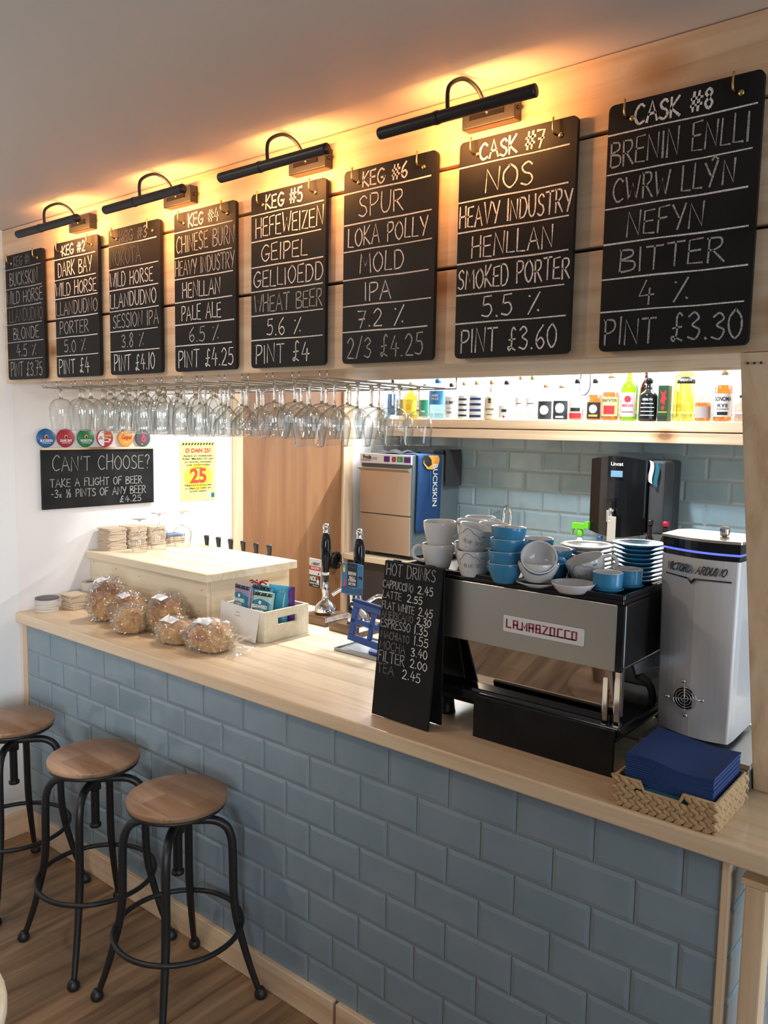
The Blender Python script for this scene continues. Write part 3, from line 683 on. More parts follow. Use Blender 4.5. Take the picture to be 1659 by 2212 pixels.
# ---------------------------------------------------------------- picture lights
def picture_light(k):
    xc = 2.016 - .574 * k
    names = ['rightmost black picture light on the bulkhead, above the cask #7 board', 'black picture light on the bulkhead between the keg #5 and keg #6 boards',
             'black picture light on the bulkhead above the gap between keg #3 and keg #4', 'leftmost black picture light on the bulkhead above the keg #2 board']
    t = thing('picture_light', names[k], 'lamp', (xc, -.05, 2.52), group='picture lights above the menu boards')
    yt, zt = -.185, 2.488
    s = MB(); n = 14
    # shade: a tube open in a slot towards the wall
    prof = []
    for (r0, sgn) in ((.0125, 1),):
        for j in range(2):
            pass
    vs = []; segs = 16; a0, a1 = math.radians(60), math.radians(300)
    for xx in (xc - .20, xc + .20):
        for q in range(segs + 1):
            a = math.radians(20) + a0 + (a1 - a0) * q / segs
            vs.append((xx, yt + .0135 * math.cos(a), zt + .0135 * math.sin(a)))
    s.add(vs, [(q, q + 1, segs + 2 + q, segs + 1 + q) for q in range(segs)], 0, True)
    for xx in (xc - .20, xc + .20):
        s.lathe([(0, -.004), (.013, -.003), (.0135, .003), (0, .004)], 16, Matrix.Translation((xx, yt, zt)) @ Matrix.Rotation(PI / 2, 4, 'Y'))
    s.lathe([(.0145, -.006), (.015, 0), (.0145, .006)], 20, Matrix.Translation((xc - .04, yt, zt)) @ Matrix.Rotation(PI / 2, 4, 'Y'))
    s.build('shade', black_metal, t, fix=False)
    a = MB(); a.tube(smooth_path([(xc - .012, yt, zt + .012), (xc - .012, yt + .004, zt + .06), (xc - .006, -.135, 2.577), (xc + .008, -.098, 2.562), (xc + .018, -.07, 2.515)], 7), .0048, 10)
    a.build('arm', black_metal, t)
    MB().box(xc - .052, xc + .088, -.072, -.0425, 2.494, 2.546).build('wall_box', black_plastic, t, bevel=.003)
    q = MB(); q.box(xc - .03, xc + .06, -.0745, -.072, 2.510, 2.528); q.ball((xc + .089, -.057, 2.52), .005, 8, 6); q.build('switch', black_gloss, t)
    bl = MB(); bl.cyl((xc - .12, yt + .003, zt), (xc + .12, yt + .003, zt), .005, 10); bl.build('bulb', bulb_m, t)
    lamp('picture_light_glow', 'AREA', (xc - WORLD_OFF[t.name].x, yt + .017 - WORLD_OFF[t.name].y, zt - .001 - WORLD_OFF[t.name].z), (xc - WORLD_OFF[t.name].x, .2, zt - .006 - WORLD_OFF[t.name].z), 2.4, (1.0, .40, .115), .24, .012, parent=t)
for k in range(4): picture_light(k)

# ---------------------------------------------------------------- hanging glass rack
rk = thing('glass_rack', 'chrome wire glass rack fixed under the bulkhead over the bar', 'glass rack', (.65, .29, 1.979))
PX = [-.106 + .1117 * k for k in range(15)]
for x in PX:
    m_ = MB()
    for sgn in (-1, 1):
        xx = x + .0145 * sgn
        m_.tube([(xx, .004, 1.979), (xx, .003, 1.953), (xx, .008, 1.946), (xx, .58, 1.946)], .0023, 6)
    m_.tube([(x - .0145, .58, 1.946), (x, .586, 1.946), (x + .0145, .58, 1.946)], .0023, 6)
    m_.build('rail', wire, rk)
m_ = MB(); m_.tube([(PX[0] - .03, .57, 1.979), (PX[0] - .03, .57, 1.9415), (1.525, .57, 1.9415), (1.525, .57, 1.979)], .0024, 6)
m_.build('cross_bar', wire, rk)

def glass_proto(kind):
    P = {
     'goblet':  (.034, .048, .175, [(.006, .048), (.028, .054), (.043, .074), (.0465, .100), (.044, .130), (.040, .160), (.0385, .175)], 'round goblet beer glass'),
     'tulip':   (.033, .036, .180, [(.007, .036), (.020, .044), (.030, .066), (.0355, .100), (.0345, .130), (.031, .158), (.0335, .180)], 'tall printed beer glass'),
     'wine':    (.034, .074, .182, [(.004, .074), (.020, .082), (.036, .102), (.040, .124), (.0385, .150), (.034, .182)], 'small wine glass'),
     'martini': (.036, .086, .158, [(.004, .086), (.012, .094), (.046, .128), (.0525, .146), (.0535, .158)], 'wide cocktail glass'),
     'balloon': (.038, .068, .180, [(.004, .068), (.030, .076), (.050, .098), (.0545, .122), (.052, .150), (.044, .180)], 'round gin balloon glass'),
     'large':   (.038, .082, .200, [(.0045, .082), (.022, .090), (.043, .110), (.0505, .133), (.0485, .160), (.0415, .200)], 'large wine glass'),
     'stem':    (.034, .060, .150, [(.005, .060), (.022, .066), (.036, .082), (.0395, .100), (.036, .128), (.032, .150)], 'stemmed beer glass'),
    }[kind]
    fr, s1, hh, prof, nm = P
    t = thing('wine_glass' if kind in ('wine', 'large', 'balloon') else ('cocktail_glass' if kind == 'martini' else 'beer_glass'), nm, 'glass', (0, 0, 0))
    MB().lathe([(0, .003), (fr * .5, .0032), (fr * .92, .0016), (fr, .0008), (fr * .92, 0), (0, 0)], 24).build('foot', glass, t, local=True)
    sr = .0042 if kind not in ('goblet', 'tulip') else .006
    MB().lathe([(sr * 2.2, .003), (sr * 1.25, .010), (sr, .02), (sr, s1 - .01), (prof[0][0] + .001, s1), (0, s1 + .002)], 12).build('stem', sglass, t, local=True)
    pp = smooth_path([(r, z, 0) for r, z in prof], 4); pp = [(p.x, p.y) for p in pp]
    pp = [(0, s1)] + pp
    rim = pp[-1]
    pp += [(rim[0] - .0008, rim[1] + .0008), (rim[0] - .0018, rim[1] - .001)]
    MB().lathe(pp, 28).build('bowl', glass, t, local=True, fix=False)
    if kind == 'tulip':
        M = Matrix.Identity(4)
        tm = MB(); a = 0
        mm = MB(); type_text(mm, Matrix.Identity(4), 'WILD HORSE', 0, 0, .010, 0, .02, 'CENTER')
        # printed up the side of the bowl, wrapped round it
        vs = []
        for v in mm.v:
            s_ = .118 + v.x; r_ = .0358; a = -PI / 2 + .55 + (v.y / r_)
            tm_v = (r_ * math.cos(a), r_ * math.sin(a), s_); vs.append(tm_v)
        tm.add(vs, mm.f); tm.build('printed_lettering', ink, t, local=True, fix=False)
    return t, nm
ROWK = ['goblet'] * 3 + ['tulip'] * 4 + ['wine'] * 2 + ['martini'] * 2 + ['balloon'] * 2 + ['large']
PROT = {}
ROWY = {'goblet': (.045, .100, 5), 'tulip': (.04, .082, 6), 'wine': (.045, .092, 6), 'martini': (.06, .122, 4), 'balloon': (.055, .118, 5), 'large': (-.005, .1035, 6)}
rg = random.Random(11)
for k, kind in enumerate(ROWK):
    xs = -.05 + .1117 * k
    y0, dy, n = ROWY[kind]
    for j in range(n):
        y = y0 + dy * j + (.02 if (k % 2 and kind not in ('large', )) else 0) + (.012 if kind == 'large' else 0)
        x = xs
        rowname = 'rightmost rack row' if k == 13 else ('rack row nearest the left wall' if k == 0 else '%s rack row from the left' % ORD[k])
        fresh = kind not in PROT
        if fresh: PROT[kind] = glass_proto(kind)
        root, nm = PROT[kind]
        lab = '%s hanging upside down, %s, %s' % (nm, rowname, 'at the front' if j == 0 else '%s back' % ORD[j])
        loc = (x, y, 1.9515); rot = (PI, 0, rg.uniform(-.5, .5) if kind == 'tulip' else rg.uniform(0, 6))
        if fresh:
            root.location = loc; root.rotation_euler = rot; root['label'] = lab; root['group'] = 'glasses hanging in the rack'
        else: dup(root, loc, rot, lab, 'glasses hanging in the rack')

# ---------------------------------------------------------------- left wall: badges, flight board, poster
LB = frame((XL, 0, 0), *LEFTW)      # x = along the wall, y = up, z = out of the wall
BAD = [('blue', blue_badge, 'BUCKSKIN', .119), ('red', crimson, 'DARK BAY', .2105), ('green', green_badge, 'NOKOTA', .308), ('red and white', red, '', .405), ('orange', orange, 'Geipel', .514), ('black', card_dk, '', .608)]
for cn, mt_, tx, yy in BAD:
    nm = {'BUCKSKIN': 'round blue beer badge above the flight chalkboard', 'DARK BAY': 'round plain red beer badge above the flight chalkboard', 'NOKOTA': 'round green beer badge above the flight chalkboard',
          'Geipel': 'round orange beer badge with script lettering above the flight chalkboard'}.get(tx, 'round black beer badge with a pink drop above the flight chalkboard' if cn == 'black' else 'round half white and half red beer badge above the flight chalkboard')
    t = thing('beer_badge', nm, 'badge', (XL + .012, yy, 1.738), group='beer badges on the left wall')
    zc = 1.7375
    Mb = LB @ Matrix.Translation((yy, zc, .006))
    m_ = MB(); m_.lathe([(0, 0), (.0405, 0), (.0412, .003), (.0405, .007), (.036, .0085), (0, .009)], 36, Mb)
    m_.build('disc', mt_, t)
    q = MB(); Mq = LB @ Matrix.Translation((yy, zc, .0155))
    if tx in ('BUCKSKIN', 'DARK BAY', 'NOKOTA'):
        type_text(q, Mq, tx, 0, -.016, .0105, 0, .05, width=.056)
        disc(q, Mq, 0, .006, .0085, 1); disc(q, Mq, .001, .004, .0055, 2, .0007)
        rect(q, Mq, -.02, .02, -.0225, -.0205, 0)
        q.build('badge_print', [white_ink, orange, ink], t, fix=False)
    elif tx == 'Geipel':
        type_text(q, Mq, 'Geipel', 0, -.005, .020, 0, .03, shear=.35, width=.056)
        rect(q, Mq, -.012, .014, -.021, -.0185, 1); disc(q, Mq, 0, .027, .006, 1, ry=.003)
        q.build('badge_print', [red, white_ink], t, fix=False)
    elif cn == 'black':
        pts = [(0, .022), (.010, .004), (.013, -.006), (.008, -.016), (0, -.019), (-.008, -.016), (-.013, -.006), (-.010, .004)]
        pts = [(p.x, p.y) for p in smooth_path([(a, b, 0) for a, b in pts], 4, True)]
        poly(q, Mq, pts, 0); disc(q, Mq, 0, -.005, .005, 1, .0009)
        rect(q, Mq, -.011, -.005, -.031, -.026, 2)
        q.build('badge_print', [pinkm, card_dk, white_ink], t, fix=False)
    else:
        pts = [(.039 * math.cos(a), .039 * math.sin(a)) for a in [math.radians(105 + 150 * k_ / 16) for k_ in range(17)]]
        poly(q, Mq, pts, 0)
        rect(q, Mq, -.010, -.007, -.036, .036, 0, .0006)
        type_text(q, Mq, 'HEAVY\nINDUSTRY', -.024, .002, .0055, 1, .06, width=.024, lift=.001)
        type_text(q, Mq, 'CHINESE', .012, .008, .008, 2, .05, width=.034, lift=.001)
        type_text(q, Mq, 'BURN', .004, -.004, .0065, 0, .05, width=.018, lift=.001)
        disc(q, Mq, .021, -.007, .006, 0, .001); rect(q, Mq, -.006, .02, -.019, -.014, 0, .001)
        q.build('badge_print', [white_ink, crimson, yellow2], t, fix=False)

t = thing('flight_board', 'small black chalkboard offering a flight of beer on the left wall', 'chalkboard', (XL, .38, 1.55))
MB().box(XL + .001, XL + .014, .096, .664, 1.424, 1.686).build('board', slate, t, bevel=.001)
MB().box(XL + .001, XL + .022, .096, .664, 1.686, 1.696).build('ledge', pale_y, t, bevel=.001)
Mq = LB @ Matrix.Translation((.096, 1.424, .0146))
for s_, a, b_, y, hh in (("CAN'T CHOOSE?", .048, .545, .168, .066), ('TAKE A FLIGHT OF BEER', .036, .50, .098, .035), ('-3x ⅓ PINTS OF ANY BEER', .04, .52, .050, .035), ('£4.25', .38, .495, .013, .028)):
    q = MB(); write(q, Mq, s_, a, b_, y, hh, .0036, 0); q.build('chalk_lettering', chalk_dim, t, fix=False)

t = thing('age_poster', 'yellow age check poster with a big red 25 on the left wall', 'poster', (XL, .94, 1.57))
MB().grid(lambda u, v: (XL + .0015 + .0015 * (1 - v) ** 3 * (u ** 2), .829 + .226 * u, 1.416 + .304 * v), 6, 6).build('sheet', yellow, t)
q = MB(); Mq = LB @ Matrix.Translation((.829, 1.416, .0033))
for k in range(11):
    x = .012 + k * .0185
    poly(q, Mq, [(x, .286), (x + .010, .286), (x + .016, .297), (x + .006, .297)], 0)
type_text(q, Mq, 'O DAN 25?', .113, .248, .021, 1, .035, width=.160)
for k, ln in enumerate(['Rydym yn gweithredu', 'Polisi "Meddwl 25" pan', 'yn gwerthu nwyddau', 'gyda chyfyngiadau', 'oedran']):
    type_text(q, Mq, ln, .113, .227 - k * .0155, .0095, 0, .025, width=(.18, .195, .17, .155, .06)[k])
disc(q, Mq, .113, .124, .085, 2, .0002, ry=.068)
type_text(q, Mq, '25', .113, .094, .070, 3, .05, lift=.0009, width=.105)
for k, ln in enumerate(['Peidiwch â synnu pan', 'yr ydym yn gofyn am', 'brawf oedran']):
    type_text(q, Mq, ln, .113, .076 - k * .0155, .0095, 0, .025, width=(.172, .165, .105)[k], lift=.0009)
disc(q, Mq, .178, .024, .011, 4, .0005); type_text(q, Mq, '25', .178, .019, .010, 3, .03)
rect(q, Mq, .195, .215, .012, .036, 5, .0005)
for k in range(3): rect(q, Mq, .02, .085 - .01 * k, .031 - .009 * k, .0325 - .009 * k, 6)
q.build('printing', [ink, red, yellow2, plain('poster_red', (.72, .05, .03), .6), white_ink, teal, plain('grey_ink', (.35, .33, .25), .7)], t, fix=False)

# ---------------------------------------------------------------- tap box on the worktop
t = thing('tap_box', 'pale pine box with an overhanging lid on the left of the worktop', 'box', (.1, .55, .99))
MB().box(XL + .004, .52, .325, .345, .9905, 1.188).build('front_panel', pale_x, t, bevel=.002)
MB().box(.502, .522, .3455, .775, .9905, 1.188).build('side_panel', pale_y, t, bevel=.002)
MB().box(XL + .004, .501, .757, .775, .9905, 1.188).build('back_panel', pale_x, t, bevel=.002)
MB().box(XL + .004, .552, .30, .795, 1.189, 1.224).build('lid', pale_x, t, bevel=.004)
m_ = MB()
for x, z in ((XL + .03, 1.17), (-.12, 1.16), (.06, 1.15), (.49, 1.15), (-.05, 1.10), (.47, 1.06)): m_.ball((x, .3245, z), .003, 8, 6)
m_.build('screw', brass, t)
# tap handles seen above the far edge of the lid
for k in range(6):
    x = -.085 + .0895 * k
    t = thing('beer_tap', ('black beer tap handle rising behind the tap box, %s from the left' % ORD[k]) if k < 5 else 'rightmost black beer tap handle rising behind the tap box', 'beer tap', (x, .81, 1.05), group='beer taps behind the tap box')
    MB().cyl((x, .81, 1.03), (x, .805, 1.205), .007, 12).build('shaft', chrome, t)
    MB().lathe([(0, 0), (.007, 0), (.0085, .02), (.0125, .062), (.0125, .07), (0, .072)], 16, Matrix.Translation((x, .805, 1.20)) @ Matrix.Rotation(.05, 4, 'X')).build('grip', black_plastic, t)
m_ = MB(); m_.box(-.13, .41, .782, .835, .9905, 1.03); tag(m_.build('tap_manifold', chrome, bevel=.004), 'steel tap manifold standing behind the tap box', 'tap manifold')

# beer mats on the lid, in stacks against the wall
def mat_stack(name, lab, grp, x, y, z, n, s, th, mt_, top=None, jit=.006, rnd_=None, shape='square'):
    rnd_ = rnd_ or random.Random(int((x + y) * 1000))
    m0 = MB()
    if shape == 'square':
        m0.prism([(a, b, 0) for a, b in rounded(-s / 2, s / 2, -s / 2, s / 2, .006, 3)], (0, 0, th * .92))
    else: m0.lathe([(0, 0), (s / 2, 0), (s / 2, th * .92), (0, th * .92)], 28, smooth=False)
    src = None
    for k in range(n):
        last = k == n - 1
        if src is None:
            o = m0.build(name, mt_); src = o
        elif last and top:
            o = m0.build(name, top)
        else:
            o = src.copy(); col.objects.link(o)
        o.location = (x + rnd_.uniform(-jit, jit), y + rnd_.uniform(-jit, jit), z + .0005 + k * th)
        o.rotation_euler = (0, 0, rnd_.uniform(-.12, .12))
        tag(o, (lab[1] if last else lab[0]), 'beer mat', grp)
    return o
mat_stack('beer_mat', ('square tan beer mat within the front stack on the tap box', 'top beer mat of the front stack on the tap box'), 'front stack on the tap box', -.272, .405, 1.224, 22, .094, .0046, card, None, .003)
mat_stack('beer_mat', ('square tan beer mat within the middle stack on the tap box', 'top beer mat of the middle stack on the tap box'), 'middle stack on the tap box', -.270, .512, 1.224, 22, .094, .0046, card, None, .003)
mat_stack('beer_mat', ('square tan beer mat within the far tall stack on the tap box', 'top beer mat of the far tall stack on the tap box'), 'far stack on the tap box', -.272, .620, 1.224, 20, .094, .0046, card, None, .003)
mat_stack('beer_mat', ('tan beer mat within the low end stack on the tap box', 'blue topped beer mat on the low end stack'), 'end stack on the tap box', -.272, .735, 1.224, 9, .094, .0046, card, blue_badge, .003)
# loose stacks at the end of the worktop
mat_stack('coaster', ('pale round coaster within the dark topped stack on the worktop', 'black round coaster topping the stack at the worktop end'), 'round coasters on the worktop', -.262, .075, .99, 11, .10, .0052, card_wh, card_dk, .003, shape='round')
mat_stack('beer_mat', ('brown beer mat within the square stack behind the round coasters', 'orange edged top beer mat behind the round coasters'), 'brown beer mats on the worktop', -.225, .19, .99, 11, .094, .0058, card, None, .004)
wc = mat_stack('coaster', ('white round coaster within the tall stack beside the tap box', 'top white coaster of the tall stack beside the tap box'), 'white coasters beside the tap box', -.262, .282, .99, 15, .078, .0066, card_wh, None, .002, shape='round')
m_ = MB(); disc(m_, Matrix.Translation((0, 0, .0064)), 0, 0, .018, 0); m_.build('coaster_print', card_dk, wc, local=True)
# upturned glasses on the lid
for k, (x, y, kd, lab) in enumerate([(-.115, .445, 'stem', 'upturned stemmed beer glass on the tap box, nearest of the three'), (-.130, .560, 'stem', 'upturned stemmed beer glass on the tap box, middle of the three'), (-.12, .685, 'stem', 'upturned stemmed beer glass on the tap box, farthest of the three')]):
    sc_ = (1.0, 1.12, 1.12)[k]
    if k == 0:
        p0, nm = glass_proto('stem'); p0.location = (x, y, 1.2248 + .150 * sc_ + .001); p0.rotation_euler = (PI, 0, 0); p0['label'] = lab; p0['group'] = 'upturned glasses on the tap box'; p0.scale = (sc_,) * 3
    else:
        r = dup(p0, (x, y, 1.2248 + .150 * sc_ + .001), (PI, 0, k), lab); r.scale = (sc_,) * 3

# ---------------------------------------------------------------- bagged bread
def lump(c, rad, seed, amp, freq, sub, flat=True, sharp=False, top=None):
    bm = bmesh.new(); bmesh.ops.create_icosphere(bm, subdivisions=sub, radius=1.0)
    vs = []
    for v in bm.verts:
        p = v.co.normalized()
        q = p * freq + Vector((seed * 3.7, seed * 1.3, seed * 5.1))
        n_ = noise.noise(q) if not sharp else (abs(noise.noise(q)) * 1.6 - .45 + .5 * noise.noise(q * 2.3))
        r = 1 + amp * n_
        x, y, z = p.x * r * rad[0], p.y * r * rad[1], p.z * r * rad[2]
        if top: z *= 1 + top * (1 if z > 0 else 0) * (1 - (x / rad[0]) ** 2) * .5
        if flat and z < -rad[2] * .62: z = -rad[2] * .62
        vs.append((x + c[0], y + c[1], z + c[2]))
    fs = [tuple(v.index for v in f.verts) for f in bm.faces]
    bm.free()
    return vs, fs
BREAD = [  # centre x, y, radii, label
 (.066, .165, (.074, .076, .090), 'tall golden bagged loaf at the left end of the bread row', .5),
 (.203, .185, (.084, .076, .068), 'darker crusted bagged loaf standing right of the tall golden loaf', .3),
 (.318, .110, (.068, .066, .058), 'small seeded bagged loaf lying third from the left, nearest the worktop edge', .2),
 (.412, .212, (.098, .074, .076), 'large bagged loaf with a dark ridged crust, in front of the tap box', .4),
 (.572, .140, (.082, .066, .053), 'flat seeded bagged loaf with a white label, second from the crate', .1),
 (.738, .168, (.100, .084, .060), 'round bagged loaf with a split top, nearest the white crate', .25),
]
for i, (x, y, rad, lab, tp) in enumerate(BREAD):
    zc = .9915 + rad[2] * .62
    t = thing('bagged_loaf', lab, 'bread', (x, y, .99), group='bagged loaves along the worktop')
    vs, fs = lump((x, y, zc), [r * .90 for r in rad], i + 1, .16, 2.0, 5, top=tp)
    m_ = MB(); m_.add([(a, b, max(c, .9925)) for a, b, c in vs], fs, 0, True)
    m_.build('loaf', crust, t)
    vs, fs = lump((x, y, zc + .004), [rad[0] * 1.04, rad[1] * 1.06, rad[2] * 1.10], i + 21, .24, 4.4, 5, sharp=True, top=tp)
    m_ = MB(); m_.add([(a, b, max(c, .991)) for a, b, c in vs], fs, 0, False)
    # gathered end of the bag
    ex = 1 if i in (5, 4, 3) else -1
    def tail(u, v, x=x, y=y, rad=rad, zc=zc, ex=ex, i=i):
        a = v * 2 * PI
        r = .010 + .045 * u ** 1.3 + .010 * math.sin(a * 5 + i) * u
        px = x + ex * (rad[0] * 1.0 + .055 * u)
        return (px, y + .02 + r * math.cos(a), max(.9915, zc - .012 + r * .62 * math.sin(a) + .012 * u))
    if i in (1, 3, 5): m_.grid(tail, 5, 28, 0, False)
    m_.build('plastic_bag', film, t, fix=False)
    if i in (0, 3, 4, 5, 1):
        zt = zc + rad[2] * (1.0 + tp * .5) * 1.03
        M = Matrix.Translation((x - .01, y - .025, zt - .004)) @ Matrix.Rotation(-.35 + .1 * i, 4, 'Z') @ Matrix.Rotation(.32, 4, 'X')
        q = MB(); q.grid(lambda u, v: tuple(M @ Vector((.075 * (u - .5), .036 * (v - .5), .004 * math.sin(u * PI)))), 4, 2)
        q.build('price_label', paper, t, fix=False)

# ---------------------------------------------------------------- white crate of seaweed snacks
x0, x1, y0, y1, z0, z1 = .575, .832, .352, .585, .9905, 1.108
t = thing('wooden_crate', 'small whitewashed wooden crate of snack packets beside the tap box', 'crate', (.70, .47, .99))
th = .011
MB().box(x0, x1, y0, y0 + th, z0, z1).build('front_board', crate_w, t, bevel=.0015)
MB().box(x0, x1, y1 - th, y1, z0, z1).build('back_board', crate_w, t, bevel=.0015)
def handled(x):
    m_ = MB(); a, b = y0 + th + .0005, y1 - th - .0005; ym = (a + b) / 2
    m_.box(x, x + th, a, ym - .05, z0, z1).box(x, x + th, ym + .05, b, z0, z1).box(x, x + th, ym - .05, ym + .05, z0, z1 - .058).box(x, x + th, ym - .05, ym + .05, z1 - .030, z1)
    return m_
handled(x0).build('end_board', crate_w, t); handled(x1 - th).build('end_board', crate_w, t)
MB().box(x0 + th, x1 - th, y0 + th, y1 - th, z0, z0 + .006).build('base_board', crate_w, t)
def packet(x, y, z, w_, h, rot, tilt, m1, m2, m3, lab, txt=True):
    M = Matrix.Translation((x, y, z)) @ Matrix.Rotation(rot, 4, 'Z') @ Matrix.Rotation(tilt, 4, 'X')
    t = thing('snack_packet', lab, 'snack packet', (x, y, z), group='seaweed snack packets in the crate')
    def side(s):
        def f(u, v):
            e = min(u, 1 - u, v, 1 - v); p = min(1, e * 5)
            k = .017 * math.sqrt(p) * s
            cr = .0022 * math.sin(u * 40) * (1 if v < .06 or v > .94 else .2)
            return M @ Vector((w_ * (u - .5) * (1 - .04 * math.sin(v * PI)), k + cr, h * v))
        return f
    b = MB(); b.grid(lambda u, v: side(-1)(u, v), 16, 18); b.grid(lambda u, v: side(1)(u, v), 16, 18)
    b.build('pouch', m1, t, fix=False)
    q = MB()
    def pan(v0, v1, dl, mi, u0=.04, u1=.96, cv=0):
        q.grid(lambda u, v: (lambda uu, vv: M @ Vector((w_ * (uu - .5) * (1 - .04 * math.sin(vv * PI)), -.017 * math.sqrt(min(1, min(uu, 1 - uu, vv, 1 - vv) * 5)) - dl, h * vv)))(u0 + (u1 - u0) * u, v0 + (v1 - v0 + cv * math.sin(u * PI)) * v), 14, 8, mi)
    pan(.03, .70, .0008, 0, cv=.10)
    pan(.88, .97, .0008, 2)
    if txt:
        F = M @ frame((0, -.0195, 0), *FRONT)
        type_text(q, F, 'SEAWEED', 0, h * .555, .0125, 1, .06, width=w_ * .74)
        type_text(q, F, 'CRISPS', 0, h * .46, .0085, 1, .03, width=w_ * .4)
        disc(q, F, 0, h * .71, .007, 1); 
    q.build('packet_print', [m2, white_ink, m3], t, fix=False)
packet(.645, .395, 1.035, .105, .150, -.10, -.10, foil_lilac, foil_teal, ink, 'lilac and teal seaweed packet at the left of the crate')
packet(.755, .398, 1.025, .105, .145, .12, -.16, foil_mint, foil_teal, ink, 'mint and teal seaweed packet at the right of the crate')
packet(.705, .450, 1.040, .11, .142, .05, -.05, foil_blue, foil_teal, ink, 'bright blue seaweed packet in the middle of the crate', False)
packet(.762, .474, 1.035, .095, .150, .3, -.20, foil_blue, foil_blue, foil_blue, 'plain blue foil packet leaning behind the mint packet', False)
packet(.765, .520, 1.030, .10, .150, .2, .05, purple, purple, purple, 'purple foil packet at the back of the crate', False)
m_ = MB()
for k in range(7):
    a = k * 2 * PI / 7
    m_.tube(smooth_path([(.70, .44, 1.188), (.70 + .022 * math.cos(a), .44 + .02 * math.sin(a), 1.200), (.70 + .042 * math.cos(a), .44 + .032 * math.sin(a), 1.192 + .008 * math.sin(2 * a))], 4), .0035, 6)
m_.ball((.70, .44, 1.188), .008, 10, 6)
o = m_.build('ribbon_bow', dark_red); tag(o, 'dark red ribbon bow on top of the snack packets', 'bow')
def sheet(u, v):
    a = u * .17; c = v * .128
    bend = max(0, u - .55) * .45
    return (.588 + a + .06 * u, .343 - .012 * (1 - v) - .05 * bend * (1 - v) - .02 * bend, .995 + c * (1 - .1 * u) - .0 * u)
m_ = MB(); m_.grid(sheet, 14, 8)
t = thing('notice_sheet', 'white curling paper notice leaning on the front of the crate', 'paper', (.68, .34, .99))
m_.build('sheet', paper, t, fix=False)
q = MB(); F = frame((.588, .3385, .995), *FRONT)
for k, w_ in enumerate((.022, .032, .045, .018, .04)): rect(q, F, .105 - w_ / 2, .105 + w_ / 2, .095 - k * .0135, .0975 - k * .0135)
q.build('printed_lines', plain('faint_ink', (.35, .35, .35), .8), t, fix=False)

# ---------------------------------------------------------------- cask hand pumps
def pump(x, y, lab, rotz):
    t = thing('beer_hand_pump', lab, 'beer pump', (x, y, .99))
    M = Matrix.Translation((x, y, .9905)) @ Matrix.Rotation(rotz, 4, 'Z')
    b = MB()
    w1, w2 = .085, .066
    b.prism([M @ Vector(p) for p in ((-w1, -w1, 0), (w1, -w1, 0), (w1, w1, 0), (-w1, w1, 0))], (0, 0, .020))
    vs = [M @ Vector((sx * w_, sy * w_, z)) for z, w_ in ((.020, w1 - .004), (.032, w2)) for sx, sy in ((-1, -1), (1, -1), (1, 1), (-1, 1))]
    b.add(vs, [(0, 1, 5, 4), (1, 2, 6, 5), (2, 3, 7, 6), (3, 0, 4, 7), (4, 5, 6, 7)])
    b.build('base', walnut, t, bevel=.003)
    Tm = Matrix.Translation((x, y, .99))
    MB().lathe([(0, .0325), (.046, .0325), (.048, .045), (.044, .062), (.030, .078), (.016, .088), (.013, .11), (.016, .13), (.012, .15), (.0105, .185), (0, .187)], 24, Tm).build('pump_body', chrome, t)
    sp = MB(); sp.tube(smooth_path([(x + .02, y + .02, 1.10), (x + .055, y + .055, 1.13), (x + .075, y + .078, 1.11), (x + .078, y + .082, 1.02)], 6), .008, 10); sp.build('swan_neck', chrome, t)
    MB().lathe([(0, .16), (.011, .16), (.013, .20), (.016, .235), (.0215, .27), (.0235, .305), (.021, .34), (.0145, .370), (.012, .376), (0, .377)], 20, Tm).build('handle', black_gloss, t)
    MB().lathe([(0, .374), (.012, .374), (.0135, .380), (.010, .386), (.014, .396), (.0135, .406), (.008, .414), (0, .416)], 20, Tm).build('knob', chrome, t)
    MB().lathe([(.0135, .196), (.0150, .198), (.0150, .206), (.0135, .208)], 16, Tm).build('collar', white_pl, t)
    return t
t1 = pump(.742, .775, 'left beer hand pump with a white, red and black clip on dark wood base', 0.0)
F = frame((.668, .752, 1.131), (1, -.10, 0), (0, 0, 1))
c = MB(); c.box(0, .075, 0, .122, -.004, 0, 0, F)
rect(c, F, 0, .075, .052, .122, 1); rect(c, F, 0, .075, .0725, .0905, 2, .0006); rect(c, F, 0, .075, 0, .052, 3, .0006)
type_text(c, F, 'HEAVY', .046, .0955, .0115, 4, .06, width=.044, lift=.001); rect(c, F, .012, .022, .0965, .099, 4, .001)
type_text(c, F, 'INDUSTRY', .040, .0775, .0095, 1, .06, width=.056, lift=.001)
type_text(c, F, 'NOS', .024, .028, .0185, 1, .07, width=.040, lift=.001)
poly(c, F, [(.048, .044), (.056, .056), (.064, .044), (.056, .032)], 2, .0012); disc(c, F, .058, .028, .0085, 1, .0014); disc(c, F, .062, .060, .004, 4, .0014)
type_text(c, F, 'SMOKED PORTER', .036, .014, .0062, 1, .04, width=.062, lift=.001); rect(c, F, .022, .06, .006, .0075, 1, .001)
c.build('pump_clip', [paper, white_ink, plain('clip_red', (.62, .03, .02), .5), plain('clip_black', (.03, .028, .026), .5), ink], t1, fix=False)
t2 = pump(.955, .745, 'right beer hand pump with a blue seaside clip on dark wood base', -.05)
F = frame((.902, .70, 1.140), (1, 0, 0), (0, .0, 1))
c = MB(); pts = [(0, .004), (.04, 0), (.108, .006), (.112, .128), (.06, .132), (0, .126)]
c.prism([F @ Vector((a, b, -.005)) for a, b in pts], F.to_3x3() @ Vector((0, 0, .005)))
rect(c, F, .031, .083, .036, .130, 1, .0006)
type_text(c, F, 'BRENIN\nENLLI', .057, .083, .0125, 2, .05, width=.042, lift=.001)
type_text(c, F, 'CWRW\nBITTER', .057, .056, .010, 2, .05, width=.042, lift=.001)
rect(c, F, .036, .078, .041, .0425, 2, .001)
